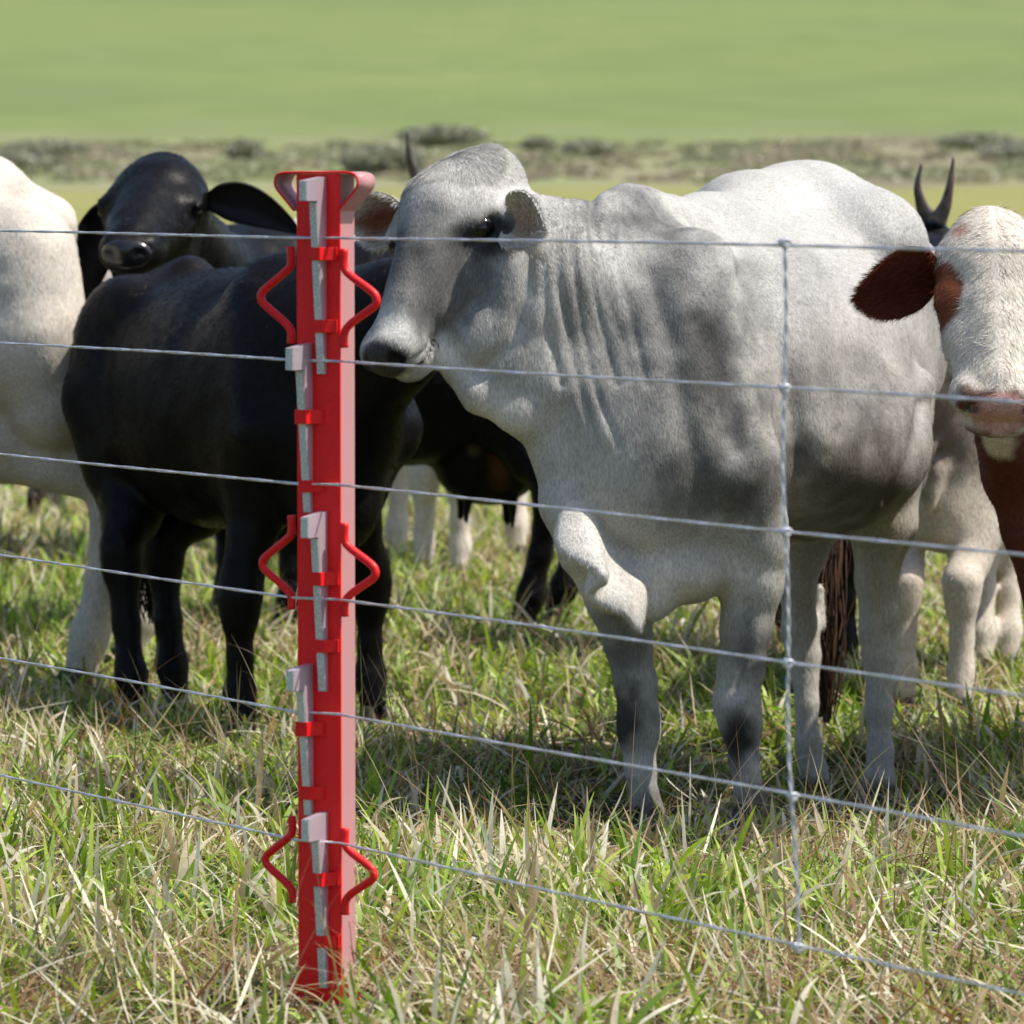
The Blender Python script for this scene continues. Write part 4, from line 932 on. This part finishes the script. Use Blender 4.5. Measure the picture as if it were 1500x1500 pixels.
# red and white cow, face on
oG = XY(1690, 12.5); hG = (-.30, -.95)
fG = np.array([0.0, -.54, -.84]); uG = np.array([0, -.84, .54]); pG = W(1455, 318, 11.5)
RED = (.085, .019, .009)
HG = Head(pG, fG, uG, .90)
generic_cow('red brown cow with curly white face looking at the camera, at the right edge', oG, hG, 1.02, RED, vox=.0085, dewlap=.10, neckw=.95,
            head=(pG, fG, uG, .90), head_wide=1.30, mw=1.75, fw=.128, ear_t=.105, feet={'fr': (.50, -.10), 'fl': (.5, .22)},
            ear_cfg=dict(L=.185, Wd=.080, cup=.22, droop=.22, outer=(.13, .030, .014), inner=(.09, .020, .010), nose=(.52, .29, .25), hair=16000, hairlen=.022,
                         dirs={-1: np.array([-1, -.1, -.02]), 1: np.array([1, -.1, -.02])}, nins={-1: np.array([-.1, -1, -.35]), 1: np.array([.1, -1, -.35])}),
            patches=[((HG.p(.20, 0, -.02),), (.19, .19, .36), (.60, .54, .46), .12, 1.0), ((HG.p(.185, -.135, -.07),), (.07, .09, .085), (.17, .05, .02), .2, 1.0), ((HG.p(.165, .135, -.07),), (.062, .09, .085), (.17, .05, .02), .2, 1.0),
                     ((HG.p(.03, -.07, -.02),), (.035, .05, .03), (.40, .15, .07), .6, .7), ((W(1462, 655, 11.45),), (.085, .13, .075), (.55, .47, .37), .3, 1.0)], hair=170000, hairlen=.019, extra=[(W(1466, 625, 11.56), .055, W(1488, 700, 11.72), .065), (W(1478, 640, 11.75), .075, W(1510, 770, 11.75), .055), (W(1510, 770, 11.75), .055, W(1528, 905, 11.75), .035)])
# cream cow at the right, between the grey cow and the red one
oF = XY(1425, 14.8); hF = (-.22, -.97)
generic_cow('cream cow with thin pale legs between the grey cow and the red-brown one', oF, hF, .90, CREAM, vox=.012, dewlap=.12,
            head=(W(1285, 420, 13.7), np.array([-.35, -.6, -.6]), np.array([-.3, -.4, .8]), .9), feet=lf(oF, hF, .90, {'fr': (1326, 14.2), 'fl': (1410, 14.15), 'hr': (1440, 15.35), 'hl': (1478, 15.4)}),
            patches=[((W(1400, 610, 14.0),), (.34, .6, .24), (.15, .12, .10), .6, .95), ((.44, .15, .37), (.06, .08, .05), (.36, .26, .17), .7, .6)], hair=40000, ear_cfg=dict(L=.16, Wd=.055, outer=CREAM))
# black horned one behind the rump
oE = XY(1205, 15.7); hE = (.62, -.78)
pE = W(1366, 330, 15.6)
generic_cow('black horned cow behind the grey rump, two upright horns close together', oE, hE, .96, BLK, vox=.014, black=True,
            head=(pE, np.array([.10, -.55, -.80]), np.array([.1, -.7, .6]), .95), feet=lf(oE, hE, .96, {'fr': (1236, 15.2), 'fl': (1300, 15.3), 'hr': (1150, 16.2), 'hl': (1215, 16.3)}),
            horns=[([W(1358, 318, 15.6), W(1350, 300, 15.58), W(1344, 272, 15.56), W(1350, 240, 15.55)], .028), ([W(1374, 322, 15.6), W(1385, 300, 15.58), W(1392, 268, 15.56), W(1397, 230, 15.55)], .028)],
            ear_cfg=dict(L=.15, Wd=.05, outer=BLK, inner=BLK))
# horned cream cow behind the grey head
oD = XY(668, 19.5); hD = (-.18, -.98)
generic_cow('cream horned cow behind the grey cow, showing one curved horn and pale legs', oD, hD, .97, CREAM, vox=.016,
            head=(W(668, 292, 18.8), np.array([0, -.45, -.89]), np.array([0, -.89, .45]), .95), feet=lf(oD, hD, .97, {'fr': (622, 19.0), 'fl': (674, 18.9), 'hr': (582, 19.9), 'hl': (757, 20.0)}),
            horns=[([W(650, 300, 18.8), W(622, 276, 18.75), W(602, 238, 18.72), W(597, 192, 18.7)], .052), ([W(688, 288, 18.8), W(714, 268, 18.75), W(727, 238, 18.72), W(725, 206, 18.7)], .034)],
            ear_cfg=dict(L=.26, Wd=.05, outer=CREAM, inner=(.4, .22, .18), droop=.0), patches=[((-.1, 0, 1.2), (.7, .4, .14), (.30, .22, .15), .6, .7)])
# pale cow furthest at the left
oI = XY(335, 20.2); hI = (.72, .69)
generic_cow('pale cream cow glimpsed behind the black cow with drooping ears', oI, hI, .97, (.58, .49, .43), vox=.018,
            head=(W(600, 300, 21.5), np.array([.5, .3, -.8]), np.array([.6, .3, .6]), .95), feet=lf(oI, hI, .97, {'hl': (182, 19.6), 'hr': (225, 19.4), 'fr': (312, 20.4), 'fl': (440, 20.8)}), ear_cfg=dict(L=.15, Wd=.05, outer=CREAM))
# dark brown one, furthest back at the left edge
oJ = XY(-170, 22.6); hJ = (-1, .15)
generic_cow('dark brown cow almost hidden behind the white rump, one dark leg showing', oJ, hJ, .82, (.03, .018, .014), vox=.018, black=True,
            head=(W(-600, 380, 22.4), np.array([-.8, -.2, -.6]), np.array([-.5, 0, .8]), .85), feet=lf(oJ, hJ, .82, {'hl': (52, 22.4), 'hr': (-20, 22.9)}), tail=False, ear_cfg=dict(L=.15, Wd=.05, outer=BLK))
